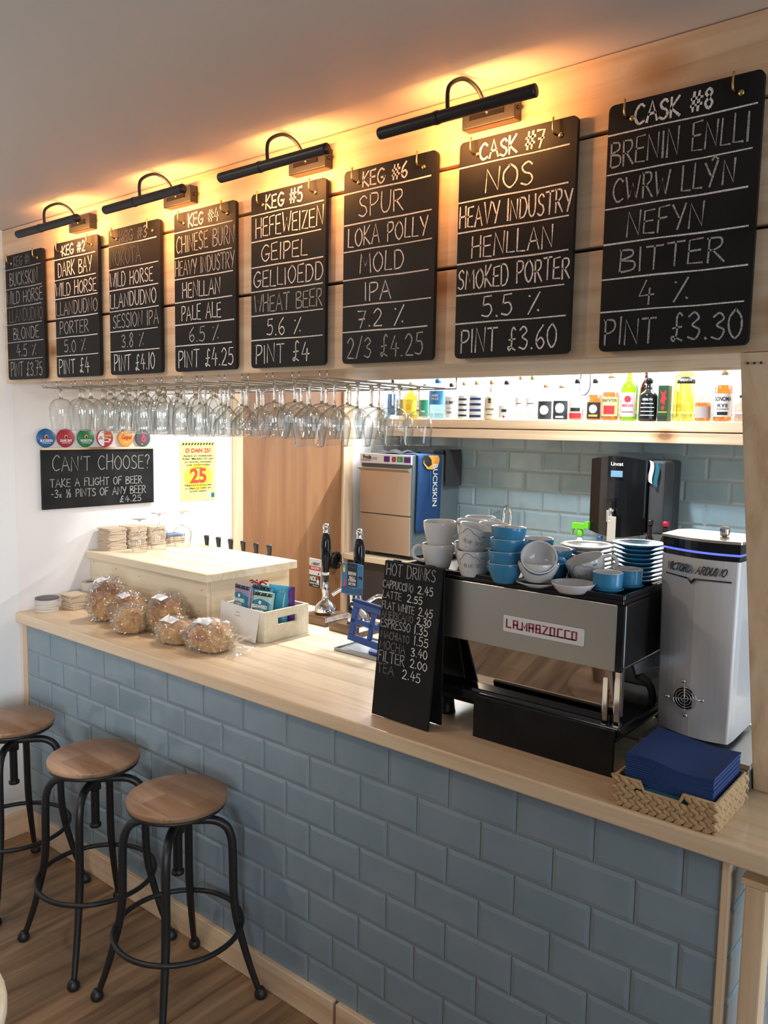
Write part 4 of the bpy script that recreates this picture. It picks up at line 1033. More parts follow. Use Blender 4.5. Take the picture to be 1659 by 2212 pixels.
q_ = [Vector((.040, .114, 0)), Vector((.050, .121, 0)), Vector((.058, .112, 0)), Vector((.070, .119, 0)), Vector((.076, .112, 0))]
ribbon(c, F, q_, .0012, 3, random, .0012)
poly(c, F, [(.010, .09), (.018, .09), (.021, .108), (.007, .108)], 4, .001); disc(c, F, .014, .114, .006, 5, .001)
poly(c, F, [(.012, .03), (.024, .04), (.022, .06), (.014, .066), (.016, .05)], 6, .001)
poly(c, F, [(0, .03), (.03, .04), (.06, .026), (.112, .036), (.112, .007), (0, .006)], 7, .0008)
poly(c, F, [(.086, .074), (.110, .070), (.110, .080), (.094, .082)], 1, .001)
c.build('pump_clip', [plain('clip_blue', (.05, .20, .42), .4), plain('clip_navy', (.012, .016, .03), .4), white_ink, plain('grey_line', (.25, .25, .25), .5), yellow2, orange, pinkm, plain('sea_blue', (.02, .10, .24), .4)], t2, fix=False)

# blue tablet stand and drip tray behind the drinks board
t = thing('tablet_stand', 'blue plastic tablet case with cut-outs propped behind the drinks board', 'tablet stand', (1.22, .52, .99))
F = frame((1.100, .565, 1.165), (1, -.10, -.05), (.50, -.16, -.62))
def plate(m_, x0, x1, y0, y1): m_.box(x0, x1, y0, y1, -.012, 0, 0, F)
m_ = MB(); plate(m_, 0, .21, 0, .025); plate(m_, 0, .21, .065, .085); plate(m_, 0, .21, .125, .150); plate(m_, 0, .03, .025, .125); plate(m_, .10, .12, .025, .125); plate(m_, .18, .21, .025, .125)
m_.build('case', blue_pl, t, bevel=.003)
MB().box(-.004, .214, -.006, .006, -.02, .006, 0, F).build('case_edge', navy, t, bevel=.003)
q = MB(); q.cyl((1.25, .55, .9960), (1.25, .55, 1.002), .055, 24); q.tube([(1.25, .55, 1.002), (1.25, .545, 1.08), (1.24, .53, 1.10)], .010, 10); q.build('stand_foot', blue_pl, t)
q = MB(); q.tube([(1.085 + .014 * math.cos(a / 16 * 2 * PI), .56, 1.135 + .014 * math.sin(a / 16 * 2 * PI)) for a in range(16)], .006, 8, True); q.ball((1.075, .565, 1.12), .013); q.build('cable_loop', black_gloss, t)
t = thing('drip_tray', 'flat stainless steel tray on the worktop behind the drinks board', 'tray', (1.2, .55, .99))
m_ = MB(); m_.box(1.085, 1.36, .462, .665, .991, .9955); m_.box(1.085, 1.36, .462, .466, .9955, 1.001).box(1.085, 1.36, .661, .665, .9955, 1.001).box(1.085, 1.089, .466, .661, .9955, 1.001)
m_.build('tray', steel_dk, t)

# ---------------------------------------------------------------- hot drinks A-board
t = thing('drinks_board', 'tall black folding chalkboard listing hot drinks at the worktop edge', 'chalkboard', (1.72, .09, .99))
F = frame((1.622, .045, .9912), (.9987, -.035, 0), (.165, .10, 1.0))
u = Vector((.9987, -.035, 0)).normalized(); up = Vector((.012, .036, .443))
o0 = Vector((1.621, .046, .9925))
nrm = u.cross(up).normalized()
def slab(o0, u, up, w_, th):
    c = [o0, o0 + u * w_, o0 + u * w_ + up, o0 + up]
    m_ = MB(); m_.prism(c, nrm * th); return m_
slab(o0, u, up, .205, -.007).build('front_panel', slate, t, bevel=.001)
up2 = Vector((.012, -.018, .443))
back0 = o0 + up - up2 + Vector((0, .0085, 0))
c = [back0, back0 + u * .205, back0 + u * .205 + up2, back0 + up2]
m_ = MB(); m_.prism(c, (0, .006, 0)); m_.build('rear_panel', slate, t, bevel=.001)
m_ = MB(); tp = o0 + up
for k in (.03, .15): m_.cyl(tp + u * k + Vector((0, .004, .001)), tp + u * (k + .025) + Vector((0, .004, .001)), .004, 10)
m_.build('hinge', black_metal, t)
Mq = frame(o0 + nrm * .0006, u, up)
L = up.length
DR = [('HOT DRINKS', .02, .195, .425, .034, 1), ('CAPPUCCINO', .010, .120, .386, .022, 1), ('2.45', .138, .190, .386, .022, 0), ('LATTE', .012, .080, .356, .020, 1), ('2.55', .103, .155, .356, .020, 0),
      ('FLAT WHITE', .012, .130, .324, .021, 1), ('2.45', .146, .194, .324, .022, 0), ('AMERICANO', .012, .128, .298, .020, 2), ('2.30', .142, .190, .298, .021, 0), ('ESPRESSO', .012, .120, .270, .024, 1), ('1.35', .136, .182, .270, .024, 0),
      ('MACHIATO', .016, .120, .238, .020, 2), ('1.55', .138, .186, .238, .025, 0), ('MOCHA', .014, .108, .205, .024, 2), ('3.40', .130, .186, .205, .024, 0), ('FILTER', .012, .108, .168, .030, 1), ('2.00', .130, .188, .172, .023, 0), ('TEA', .012, .072, .134, .028, 2), ('2.45', .105, .168, .134, .026, 0)]
for k, (s_, a, b_, y, hh, f_) in enumerate(DR):
    q = MB(); write(q, Mq, s_, a, b_, y * L / .462 - .004, hh * .98, .0028, 0, seed=100 + k, lift=.0004)
    q.build('chalk_lettering', (chalk, chalk_dim, chalk_faint)[f_], t, fix=False)

# ---------------------------------------------------------------- espresso machine
t = thing('espresso_machine', 'stainless steel espresso machine with a black cup tray on the worktop', 'espresso machine', (2.0, .4, .99))
ex0, ex1, ey0, ey1 = 1.672, 2.328, .12, .66
m_ = MB(); m_.box(ex0, ex1, ey0 + .012, ey1, 1.245, 1.405); m_.build('housing', black_gloss, t, bevel=.006)
m_ = MB(); m_.box(ex0, ex1, ey0 - .004, ey1, 1.4055, 1.416); 
for a, b, c, d in ((ex0, ex1, ey0 - .004, ey0 + .004), (ex0, ex1, ey1 - .008, ey1), (ex0, ex0 + .008, ey0 + .004, ey1 - .008), (ex1 - .008, ex1, ey0 + .004, ey1 - .008)): m_.box(a, b, c, d, 1.416, 1.428)
m_.build('cup_tray', black_gloss, t, bevel=.002)
MB().box(ex0 + .10, ex1 - .016, ey0 - .002, ey0 + .0115, 1.242, 1.404).build('back_panel', steel, t, bevel=.002)
MB().box(ex0, ex0 + .0995, ey0, ey0 + .0115, 1.242, 1.404).build('left_corner', black_gloss, t)
MB().box(ex1 - .0155, ex1, ey0, ey0 + .0115, 1.242, 1.404).build('right_corner', black_gloss, t)
m_ = MB(); m_.prism([(ex0 + .06, .128, 1.241), (ex0 + .06, .148, 1.241), (ex0 + .06, .174, 1.1045), (ex0 + .06, .154, 1.1045)], (ex1 - ex0 - .085, 0, 0)); m_.build('mirror_back', mirror, t)
m_ = MB(); m_.box(ex1 - .05, ex1 - .034, .132, .150, 1.10, 1.2415).box(ex1 - .022, ex1 - .004, .135, .155, 1.10, 1.2445); m_.build('corner_post', chrome, t, bevel=.003)
MB().box(ex0 + .02, ex1, ey0 + .005, ey1 + .03, 1.078, 1.1035).build('drip_tray', black_gloss, t, bevel=.004)
MB().box(ex0 + .06, ex1 - .03, ey0 + .06, ey1, 1.0455, 1.0775).build('lower_body', black_plastic, t)
m_ = MB()
for x in (ex0 + .10, ex1 - .07):
    for y in (ey0 + .09, ey1 - .06): m_ = MB(); m_.lathe([(0, .9905), (.024, .9905), (.022, 1.0), (.017, 1.0455), (0, 1.046)], 18, Matrix.Translation((x, y, 0))); m_.build('foot', black_metal, t)
# group side seen past the right end
MB().box(ex1 - .20, ex1 - .012, .40, .60, 1.13, 1.19).build('group_cover', steel, t, bevel=.006)
m_ = MB(); m_.prism([(ex1 - .010, .20, 1.244), (ex1 - .010, .56, 1.244), (ex1 - .010, .60, 1.19), (ex1 - .010, .42, 1.195), (ex1 - .010, .22, 1.215)], (.008, 0, 0)); m_.build('side_plate', steel_dk, t)
m_ = MB(); m_.prism([(ex1 - .016, .33, 1.165), (ex1 - .016, .58, 1.20), (ex1 - .016, .62, 1.165), (ex1 - .016, .36, 1.118)], (.012, 0, 0)); m_.build('control_panel', white_pl, t, bevel=.003)
m_ = MB()
for k in range(4): m_.cyl((ex1 - .006, .46 + .035 * k, 1.170 + .005 * k), (ex1 - .002, .46 + .035 * k, 1.170 + .005 * k), .0055, 10)
m_.build('button', black_plastic, t)
m_ = MB(); m_.tube(smooth_path([(ex1 - .03, .30, 1.19), (ex1 - .012, .33, 1.165), (ex1 - .006, .345, 1.13), (ex1 - .008, .345, 1.105)], 5), .010, 10); m_.build('steam_hose', rubber, t)
# maker's badge
bd = MB(); F = frame((2.0065, ey0 - .0025, 1.2895), *FRONT)
bd.prism([F @ Vector((a, b, 0)) for a, b in rounded(0, .227, 0, .043, .004)], (0, -.0035, 0))
bd_o = bd.build('maker_badge', white_pl, t, bevel=.001)
q = MB(); Fq = F @ Matrix.Translation((0, 0, .0042))
def blocky(q, x, seq, k=.0158, h=.020, th=.0046):
    for st in seq:  # one bar of the letter
        ribbon(q, Fq, [Vector((x + a * k, .0125 + b * h, 0)) for a, b in st], th, 0, random.Random(1), .0002)
G = {'L': [[(0, 1), (0, 0), (.75, 0)]], 'A': [[(.05, 0), (.05, 1), (.75, 1), (.75, 0)], [(.05, .45), (.75, .45)]], 'M': [[(0, 0), (0, 1), (.42, .25), (.85, 1), (.85, 0)]], 'R': [[(.05, 0), (.05, 1), (.72, 1), (.72, .5), (.05, .5)], [(.72, .5), (.72, 0)]],
     'Z': [[(0, 1), (.8, 1), (.05, 0), (.85, 0)]], 'O': [[(.05, 0), (.05, 1), (.75, 1), (.75, 0), (.05, 0)]], 'T': [[(-.1, 1), (.9, 1)], [(.4, 1), (.4, 0)]], 'C': [[(.8, 1), (.1, 1), (.1, 0), (.9, 0)]]}
x = .011
for ch in 'LA MARZOCCO':
    if ch == ' ': 
        ribbon(q, Fq, [Vector((x - .004, .0125, 0)), Vector((x + .006, .0125, 0))], .0046, 0, random.Random(1), .0002); x += .006; continue
    blocky(q, x, G[ch]); x += .0198
ribbon(q, Fq, [Vector((.10, .0125, 0)), Vector((.205, .0125, 0))], .0026, 0, random.Random(1), .0002)
q.build('badge_lettering', plain('badge_red', (.34, .012, .035), .4), bd_o, fix=False)
WORLD_OFF[bd_o.name] = WORLD_OFF[t.name]
# black skirt board standing in front of the machine's feet
t = thing('black_board', 'plain black board standing on edge under the front of the espresso machine', 'board', (2.13, .10, .99))
m_ = MB(); m_.box(1.932, 2.326, .100, .110, .9908, 1.104); m_.build('panel', slate, t, bevel=.001)
MB().box(2.10, 2.16, .1105, .150, .9908, .997).build('foot_strip', black_plastic, t)

# ---------------------------------------------------------------- cups, mugs and plates on the cup tray
ZT = 1.4165
def cup_proto(name, r_t, r_b, h, outer, inner, lab, handle=True, logo=False, th=.0035, hs=1.0):
    t = thing(name, lab, 'cup')
    prof = [(r_b * .82, 0), (r_b, .003), (r_b + (r_t - r_b) * .55, h * .4), (r_t * .985, h * .8), (r_t, h)]
    pp = [(p.x, p.y) for p in smooth_path([(a, b, 0) for a, b in prof], 4)]
    m_ = MB(); m_.lathe([(0, .002), (r_b * .8, .002)] + pp, 32, mi=0)
    inn = [(max(.001, a - th), max(b, .006)) for a, b in pp if b > .004][::-1]
    m_.lathe([pp[-1], (r_t - th * .3, h + .0012), inn[0]] + inn + [(0, .006)], 32, mi=1)
    m_.build('body', [outer, inner], t, local=True, fix=False)
    if handle:
        k = MB(); rm = r_t * .93
        k.tube(smooth_path([(rm - .002, 0, h * .86), (rm + .016 * hs, 0, h * .88), (rm + .027 * hs, 0, h * .66), (rm + .022 * hs, 0, h * .38), (r_b + (r_t - r_b) * .45, 0, h * .26)], 6), .0046, 8); k.build('handle', outer, t, local=True)
    if logo:
        q = MB(); qq = MB()
        F = Matrix.Identity(4)
        write(qq, F, 'BLUE SKY', -.022, .030, -.006, .009, .0009, 0)
        cl = smooth_path([(-.034, .000, 0), (-.040, .010, 0), (-.030, .019, 0), (-.022, .030, 0), (-.008, .031, 0), (.002, .023, 0), (.012, .021, 0), (.022, .012, 0)], 5)
        ribbon(qq, F, cl, .0013, 0)
        ribbon(qq, F, smooth_path([(.024, .018, 0), (.028, .021, 0), (.031, .018, 0), (.035, .021, 0)], 3), .0018, 0)
        ribbon(qq, F, [Vector((-.012, -.018, 0)), Vector((.02, -.018, 0))], .0014, 0)
        vs = []
        for v in qq.v:
            zz = h * .5 + v.y; f_ = zz / h
            rr_ = r_b + (r_t - r_b) * min(1, (.55 * f_ / .4 if f_ < .4 else .55 + .42 * (f_ - .4) / .4)) + .0012
            a = -PI / 2 + .0 + v.x / rr_
            vs.append((rr_ * math.cos(a), rr_ * math.sin(a), zz))
        q.add(vs, qq.f); q.build('cup_print', plain('grey_logo', (.10, .12, .15), .5), t, local=True, fix=False)
    return t
GM = 'mugs and cups stacked on the espresso machine'
def put(t, loc, rot, lab): t.location = loc; t.rotation_euler = rot; t['label'] = lab; t['group'] = GM; return t
mug = put(cup_proto('mug', .046, .033, .070, white_cer, white_cer, 'm', hs=1.1), (1.755, .168, ZT), (0, 0, 3.6), 'plain white mug at the bottom left end of the cup tray')
dup(mug, (1.758, .170, ZT + .064), (.02, -.03, 1.2), 'plain white mug stacked upright on the leftmost white mug')
dup(mug, (1.800, .262, ZT), (0, 0, .6), 'white mug standing behind the leftmost pair of mugs')
dup(mug, (1.802, .264, ZT + .063), (.0, .05, .4), 'white mug stacked second row, behind the leftmost pair')
dup(mug, (1.765, .362, ZT + .0), (0, 0, .3), 'white mug at the rear left of the cup tray')
dup(mug, (1.768, .362, ZT + .063), (.0, .0, .2), 'white mug with its handle to the right at the rear of the mug pile')
dup(mug, (1.888, .236, ZT), (0, 0, .3), 'white mug behind the lower printed mug')
dup(mug, (1.890, .238, ZT + .063), (.0, .08, .25), 'white mug behind the tilted printed mug')
pm = put(cup_proto('mug', .046, .033, .070, white_cer, white_cer, 'm', logo=True, hs=1.0), (1.892, .140, ZT), (0, 0, .5), 'white mug with a grey cloud print standing on the tray')
dup(pm, (1.880, .142, ZT + .066), (.06, .24, .45), 'tilted white mug with a grey cloud print on top of another')
bl = put(cup_proto('cup', .0455, .030, .052, blue_cer, white_cer, 'm', handle=True, hs=.8), (2.003, .120, ZT), (0, 0, 1.7), 'bottom blue cup of the tall blue stack')
for k, (nm_) in enumerate(['second blue cup up in the tall blue stack', 'third blue cup up in the tall blue stack', 'topmost blue cup of the tall blue stack']):
    dup(bl, (2.003 + .002 * k, .120 + .002 * k, ZT + .031 * (k + 1)), (.02 * k, .02 * k, 1.7 + .3 * k), nm_)
dup(bl, (1.992, .300, ZT), (0, 0, 2.0), 'lower blue cup behind the tall blue stack'); dup(bl, (1.994, .302, ZT + .045), (0, 0, -1.6), 'upper blue cup with white inside behind the tall blue stack')

bw_ = put(cup_proto('cup', .052, .030, .050, white_cer, white_cer, 'm', handle=False), (2.092, .134, ZT + .012), (0, 0, 0), 'wide white cup holding the tipped blue cup')
dup(bl, (2.086, .142, ZT + .052), (1.0, 0, .55), 'tipped blue cup with its white inside facing out')
def saucer_proto(name, r, h, mt_, lab, cat='saucer'):
    m_ = MB(); m_.lathe([(0, .0), (r * .55, 0), (r * .60, .002), (r * .96, h * .85), (r, h), (r * .985, h + .0015), (r * .93, h * .92), (r * .55, .005), (0, .0045)], 40)
    o = m_.build(name, mt_, fix=False); return tag(o, lab, cat, GM)
s1 = saucer_proto('saucer', .056, .012, white_cer, 'white saucer under the wide white cup'); s1.location = (2.092, .134, ZT + .0005)
m_ = MB(); m_.lathe([(0, 0), (.036, 0), (.042, .006), (.052, .020), (.054, .024), (.052, .024), (.040, .009), (0, .006)], 36)
o = m_.build('dish', white_cer, fix=False); tag(o, 'shallow white dish at the front edge of the cup tray', 'dish', GM); o.location = (2.192, .128, ZT + .0005)
bs = put(cup_proto('cup', .037, .034, .042, blue_cer, white_cer, 'm', handle=False), (2.258, .180, ZT + .010), (0, 0, 0), 'small blue cup nearest the front right corner of the tray')
dup(bs, (2.274, .262, ZT + .010), (0, 0, 1), 'small blue cup behind the front right blue cup')
b0 = saucer_proto('saucer', .040, .012, blue_cer, 'blue saucer under the front right blue cup'); b0.location = (2.258, .180, ZT + .0005)
b1 = b0.copy(); col.objects.link(b1); b1.location = (2.274, .262, ZT + .0005); b1['label'] = 'blue saucer under the second small blue cup'
dup(bl, (2.078, .240, ZT + .0), (0, 0, .5), 'lower blue cup beside the white plate stack'); dup(bl, (2.080, .242, ZT + .032), (0, 0, .9), 'upper blue cup beside the white plate stack')
wl = put(cup_proto('mug', .050, .034, .060, white_cer, white_cer, 'm', logo=True, hs=1.1), (2.186, .238, ZT + .014), (.0, 0, 0), 'm')
wl.rotation_euler = (.16, -.30, .35); wl['label'] = 'wide white mug lying tilted before the blue plates'
def plates(n, x, y, z, r, dz, mt_, top_mt, word, place):
    m_ = MB(); m_.lathe([(0, 0), (r * .6, 0), (r * .64, .003), (r * .93, .0105), (r, .013), (r * .995, .0155), (r * .92, .0135), (r * .62, .006), (0, .0055)], 44)
    src = m_.build('plate', mt_, fix=False)
    for k in range(n):
        o = src if k == 0 else src.copy()
        if k: col.objects.link(o)
        o.location = (x + (k % 3 - 1) * .001, y + (k % 2) * .0012, z + dz * k)
        tag(o, ('top %s plate of %s' if k == n - 1 else ('bottom %s plate of %s' if k == 0 else ORD[k] + ' %s plate up in %s')) % (word, place), 'plate', 'stack of %s plates' % word)
plates(7, 2.112, .368, ZT + .0005, .072, .0118, white_cer, None, 'white', 'the white stack on the cup tray')
plates(9, 2.252, .375, ZT + .0005, .067, .0112, blue_cer, None, 'blue', 'the blue stack near the grinder')

# ---------------------------------------------------------------- coffee grinder
t = thing('coffee_grinder', 'tall silver coffee grinder with a curved body beside the pine prop', 'coffee grinder', (2.44, .38, .99))
def outline(z, grow=0.0):
    """plan of the body: bowed face to the customer, straight sides"""
    f_ = (z - 1.07) / .455
    xl, xr = 2.348 - .010 * f_ - grow, 2.531 + .004 * f_ + grow
    yf, yb_ = .300 - grow, .520 - .055 * f_ + grow
    pts = []
    for k in range(13):
        u = k / 12
        pts.append((xl + (xr - xl) * u, yf - .034 * math.sin(u * PI * .80 + .15) + .020 * (1 - u), z))
    pts += [(xr + .003, yf + .02, z), (xr, yb_, z), (xl + .02, yb_, z), (xl, yb_ - .03, z)]
    return pts
def loft(m_, zs, grow=0.0, mi=0, cap=True):
    rows = [outline(z, grow) for z in zs]; n = len(rows[0]); vs = [p for r in rows for p in r]
    fs = [(j * n + k, j * n + (k + 1) % n, (j + 1) * n + (k + 1) % n, (j + 1) * n + k) for j in range(len(zs) - 1) for k in range(n)]
    m_.add(vs, fs, mi, False)
    if cap: m_.add(rows[0], [list(range(n))[::-1]], mi); m_.add(rows[-1], [list(range(n))], mi)
    return m_
m_ = MB(); loft(m_, [1.072, 1.075, 1.3, 1.512]); m_.build('body', silver, t, bevel=.006, seg=3)
m_ = MB(); loft(m_, [1.5125, 1.524], -.003); m_.build('lower_band', black_gloss, t)
m_ = MB(); loft(m_, [1.5245, 1.529], -.002); m_.build('light_ring', blue_led, t)
m_ = MB(); loft(m_, [1.5295, 1.553], -.002); m_.build('bean_hopper', black_gloss, t)
m_ = MB(); loft(m_, [1.5535, 1.560], .001); m_.build('lid', plain('lid_metal', (.62, .54, .46), .28, .7), t, bevel=.002)
m_ = MB(); m_.box(2.462, 2.482, .352, .378, 1.5605, 1.585); m_.build('lid_knob', chrome, t, bevel=.006)
def face_y(x):
    xl, xr = 2.348, 2.531; u = (x - xl) / (xr - xl); return .300 - .034 * math.sin(u * PI * .80 + .15) + .020 * (1 - u)
fx, fz = 2.428, 1.165; fy = face_y(fx) - .0015
F = frame((fx, fy, fz), (1, -.02, 0), (0, 0, 1))
q = MB(); q.lathe([(0, .0005), (.0285, .0005), (.0285, .0015), (0, .0016)], 32, F); q.build('fan_opening', black_plastic, t, fix=False)
q = MB()
for r in (.0085, .0155, .022, .028): q.tube([F @ Vector((r * math.cos(a / 32 * 2 * PI), r * math.sin(a / 32 * 2 * PI), .0035)) for a in range(32)], .0011, 6, True)
for a in (PI / 2 + .05, PI + .12): q.tube([F @ Vector((.040 * math.cos(a), .040 * math.sin(a), .0045)), F @ Vector((-.040 * math.cos(a), -.040 * math.sin(a), .0045))], .0012, 6)
for k in range(4):
    a = PI / 2 * k + .1; q.lathe([(0, 0), (.0055, 0), (.0045, .004), (0, .005)], 12, F @ Matrix.Translation((.042 * math.cos(a), .042 * math.sin(a), .001)))
q.build('fan_guard', chrome, t)
q = MB(); tmp = MB()
write(tmp, Matrix.Identity(4), 'VICTORIA ARDUINO', 0, .150, 0, .018, .0030, 0, slant=.35)
x0_ = 2.356
for v in tmp.v: 
    x = x0_ + v.x; q.v.append(Vector((x, face_y(x) - .006, 1.476 + v.y)))
q.f = tmp.f; q.m = [0] * len(q.f); q.sm = [False] * len(q.f)
b = [(-.002, -.010), (.060, -.012), (.072, -.020), (.078, -.012), (.165, -.010), (.165, -.014), (.084, -.016), (.072, -.027), (.062, -.016), (-.002, -.013)]
o_ = len(q.v); pts_ = []
for a, c in b: q.v.append(Vector((x0_ + a, face_y(x0_ + a) - .006, 1.476 + c)))
for quad in ((0, 1, 8, 9), (1, 2, 7, 8), (2, 3, 6, 7), (3, 4, 5, 6)): q.f.append([o_ + i for i in quad]); q.m.append(0); q.sm.append(False)
q.build('script_badge', plain('dark_chrome', (.16, .14, .13), .15, .9), t, fix=False)
m_ = MB(); m_.box(2.375, 2.505, .33, .50, 1.0605, 1.0715); m_.build('foot', rubber, t)
t = thing('knock_box', 'low stainless steel drawer base under the coffee grinder', 'drawer base', (2.47, .45, .99))
MB().box(2.342, 2.598, .225, .78, .9908, 1.048).build('body', steel_dk, t, bevel=.003)
MB().box(2.338, 2.602, .221, .785, 1.0485, 1.0600).build('top', steel, t, bevel=.002)

# ---------------------------------------------------------------- napkin basket
t = thing('napkin_basket', 'woven seagrass basket of blue napkins at the right end of the worktop', 'basket', (2.49, .08, .99))
bx0, bx1, by0, by1, bz0, bz1 = 2.380, 2.608, -.028, .188, .991, 1.057
def strand(m_, c, d, L, r, up):
    d = Vector(d).normalized(); M = Matrix.Translation(c) @ d.to_track_quat('Z', 'Y').to_matrix().to_4x4()
    m_.lathe([(0, -L), (r * .55, -L * .8), (r * .95, -L * .35), (r, 0), (r * .95, L * .35), (r * .55, L * .8), (0, L)], 8, M)
def braid(m_, p0, p1, z, hgt, n, out):
    p0 = Vector(p0); p1 = Vector(p1); d = (p1 - p0); L = d.length; d.normalize(); out = Vector(out)
    for k in range(n):
        s_ = (k + .5) / n * L
        for sg in (-1, 1):
            c = p0 + d * (s_ + (0 if sg > 0 else L / n * .5)) + Vector((0, 0, z + sg * hgt * .23)) + out * (.0015 * (k % 2))
            if (c - p0).dot(d) > L - .004: continue
            strand(m_, c, d + Vector((0, 0, -.60 * sg)), L / n * .80, hgt * .31, None)
def wall_braids(name, p0, p1, out, n, zs):
    m_ = MB()
    for z, a, b in zs:
        P0, P1 = Vector(p0), Vector(p1)
        q0, q1 = P0.lerp(P1, a), P0.lerp(P1, b)
        braid(m_, q0, q1, z, .022, max(2, round(n * (b - a))), out)
    m_.build(name, wicker, t)
wall_braids('front_wall', (bx0, by0 + .007, 0), (bx1, by0 + .007, 0), (0, -1, 0), 12, [(1.002, 0, 1), (1.0235, 0, 1), (1.044, 0, .28), (1.044, .70, 1)])
wall_braids('back_wall', (bx0, by1 - .007, 0), (bx1, by1 - .007, 0), (0, 1, 0), 12, [(1.002, 0, 1), (1.0235, 0, 1), (1.044, 0, 1)])
wall_braids('right_wall', (bx1 - .007, by0, 0), (bx1 - .007, by1, 0), (1, 0, 0), 12, [(1.002, 0, 1), (1.0235, 0, 1), (1.044, 0, 1)])
wall_braids('left_wall', (bx0 + .007, by0, 0), (bx0 + .007, by1, 0), (-1, 0, 0), 12, [(1.002, 0, 1), (1.0235, 0, 1), (1.044, 0, 1)])
m_ = MB()
yF = by0 + .007
zt_, zm_ = 1.056, 1.035
m_.tube(smooth_path([(bx0 + .155, yF, zt_ - .001), (bx0 + .162, yF, zm_ + .004), (bx0 + .150, yF, zm_)], 3)[:1] + [(bx0 + .158, yF, zt_), (bx1 - .006, yF, zt_), (bx1 - .007, by1 - .007, zt_), (bx0 + .007, by1 - .007, zt_), (bx0 + .007, yF, zt_), (bx0 + .062, yF, zt_), (bx0 + .072, yF, zm_ + .002), (bx0 + .148, yF, zm_ + .002), (bx0 + .157, yF, zt_)], .0045, 8)
m_.build('rim', wicker, t)
m_ = MB(); m_.box(bx0 + .012, bx1 - .012, by0 + .012, by1 - .012, .9908, .994)
for a, b, c, d, e in ((bx0 + .01, bx1 - .01, by0 + .010, by0 + .012, 1.034), (bx0 + .01, bx1 - .01, by1 - .012, by1 - .010, 1.05), (bx0 + .010, bx0 + .012, by0 + .012, by1 - .012, 1.05), (bx1 - .012, bx1 - .010, by0 + .012, by1 - .012, 1.05)): m_.box(a, b, c, d, .994, e)
m_.build('lining', plain('basket_inside', (.30, .19, .10), .8), t)
def napkin(x0, x1, y0, y1, z, th, mt_, lab, grp, k, amp):
    rnd_ = random.Random(k); dx, dy = rnd_.uniform(-.0012, .0012), rnd_.uniform(-.0012, .0012)
    m_ = MB()
    def wz(u, v): return amp * (math.sin(u * 5.2 + .8) * .0075 * (1 - .6 * v) + (.010 * (1 - u) ** 2 * v if amp > .5 else 0) + .003 * u)
    f = lambda zz: (lambda u, v: (x0 + dx + (x1 - x0) * u, y0 + dy + (y1 - y0) * v, z + zz + wz(u, v)))
    a = MB(); m_.grid(f(th), 14, 8); m_.grid(f(0), 14, 8)
    n = 15
    def edge(u0, v0, u1, v1):
        vs = []; K = 14
        for i in range(K + 1):
            u = u0 + (u1 - u0) * i / K; v = v0 + (v1 - v0) * i / K
            vs += [f(0)(u, v), f(th)(u, v)]
        m_.add(vs, [(2 * i, 2 * i + 2, 2 * i + 3, 2 * i + 1) for i in range(K)], 0, True)
    edge(0, 0, 1, 0); edge(1, 0, 1, 1); edge(1, 1, 0, 1); edge(0, 1, 0, 0)
    o = m_.build('napkin', mt_, fix=False); return tag(o, lab, 'napkin', grp)
NX0, NX1, NY0, NY1 = bx0 + .0135, bx1 - .0135, by0 + .0135, by1 - .0135
for k in range(8): napkin(NX0, NX1, NY0, NY1, .9945 + .0062 * k, .0056, teal, 'teal paper napkin under the navy napkins in the basket' if k < 7 else 'top teal paper napkin just under the navy napkins', 'teal napkins in the basket', k, 0.0)
for k in range(13): napkin(NX0 + .010, NX1 - .002, NY0 + .004, NY1 - .002, 1.0445 + .0046 * k, .0041, navy, 'navy paper napkin within the thick pile in the basket' if k < 12 else 'wavy topmost navy napkin on the pile in the basket', 'navy napkins in the basket', 40 + k, k / 12)

# ---------------------------------------------------------------- back counter and what stands on it
t = thing('back_counter', 'pine worktop on dark cupboards along the tiled back wall', 'counter', (1.2, 2.3, 0))
MB().box(XL + .016, 3.3, 2.045, 2.588, .985, 1.022).build('back_worktop', pale_x, t, bevel=.004)
MB().box(XL + .02, 3.3, 2.085, 2.58, 0, .9845).build('cupboard', plain('dark_cupboard', (.05, .045, .045), .6), t)
t = thing('glass_washer', 'stainless steel glass washer on the back counter beside the plywood door', 'glass washer', (-.02, 2.3, 1.022))
wx0, wx1, wy0, wy1 = -.222, .178, 2.095, 2.578
MB().box(wx0, wx1, wy0 + .004, wy1, 1.046, 1.648).build('body', plain('washer_side', (.13, .165, .185), .4, .3), t, bevel=.004)
MB().box(wx0 + .004, wx1 - .004, wy0 - .010, wy0 + .0035, 1.288, 1.570).build('door', steel, t, bevel=.002)
MB().box(wx0 + .004, wx1 - .004, wy0 - .006, wy0 + .0035, 1.052, 1.282).build('lower_panel', steel, t, bevel=.002)
m_ = MB(); m_.prism([(wx0 + .004, wy0 - .0105, 1.570), (wx0 + .004, wy0 - .040, 1.566), (wx0 + .004, wy0 - .040, 1.561), (wx0 + .004, wy0 - .0105, 1.545)], (wx1 - wx0 - .012, 0, 0)); m_.build('door_handle', steel, t)
cp = MB().box(wx0, wx1 - .002, wy0 - .008, wy0 + .0035, 1.590, 1.648).build('control_strip', white_pl, t, bevel=.002); WORLD_OFF[cp.name] = WORLD_OFF[t.name]
q = MB(); F = frame((wx0, wy0 - .0085, 1.590), *FRONT)
type_text(q, F, 'Prodis', .058, .026, .022, 0, .06, width=.066); type_text(q, F, 'JET35E', .118, .022, .014, 0, .0, width=.038, shear=.1)
rect(q, F, .012, .09, .016, .020, 0)
rect(q, F, .19, .235, .012, .046, 1); rect(q, F, .252, .282, .014, .044, 2); rect(q, F, .29, .335, .014, .046, 3); rect(q, F, .343, .392, .012, .046, 1)
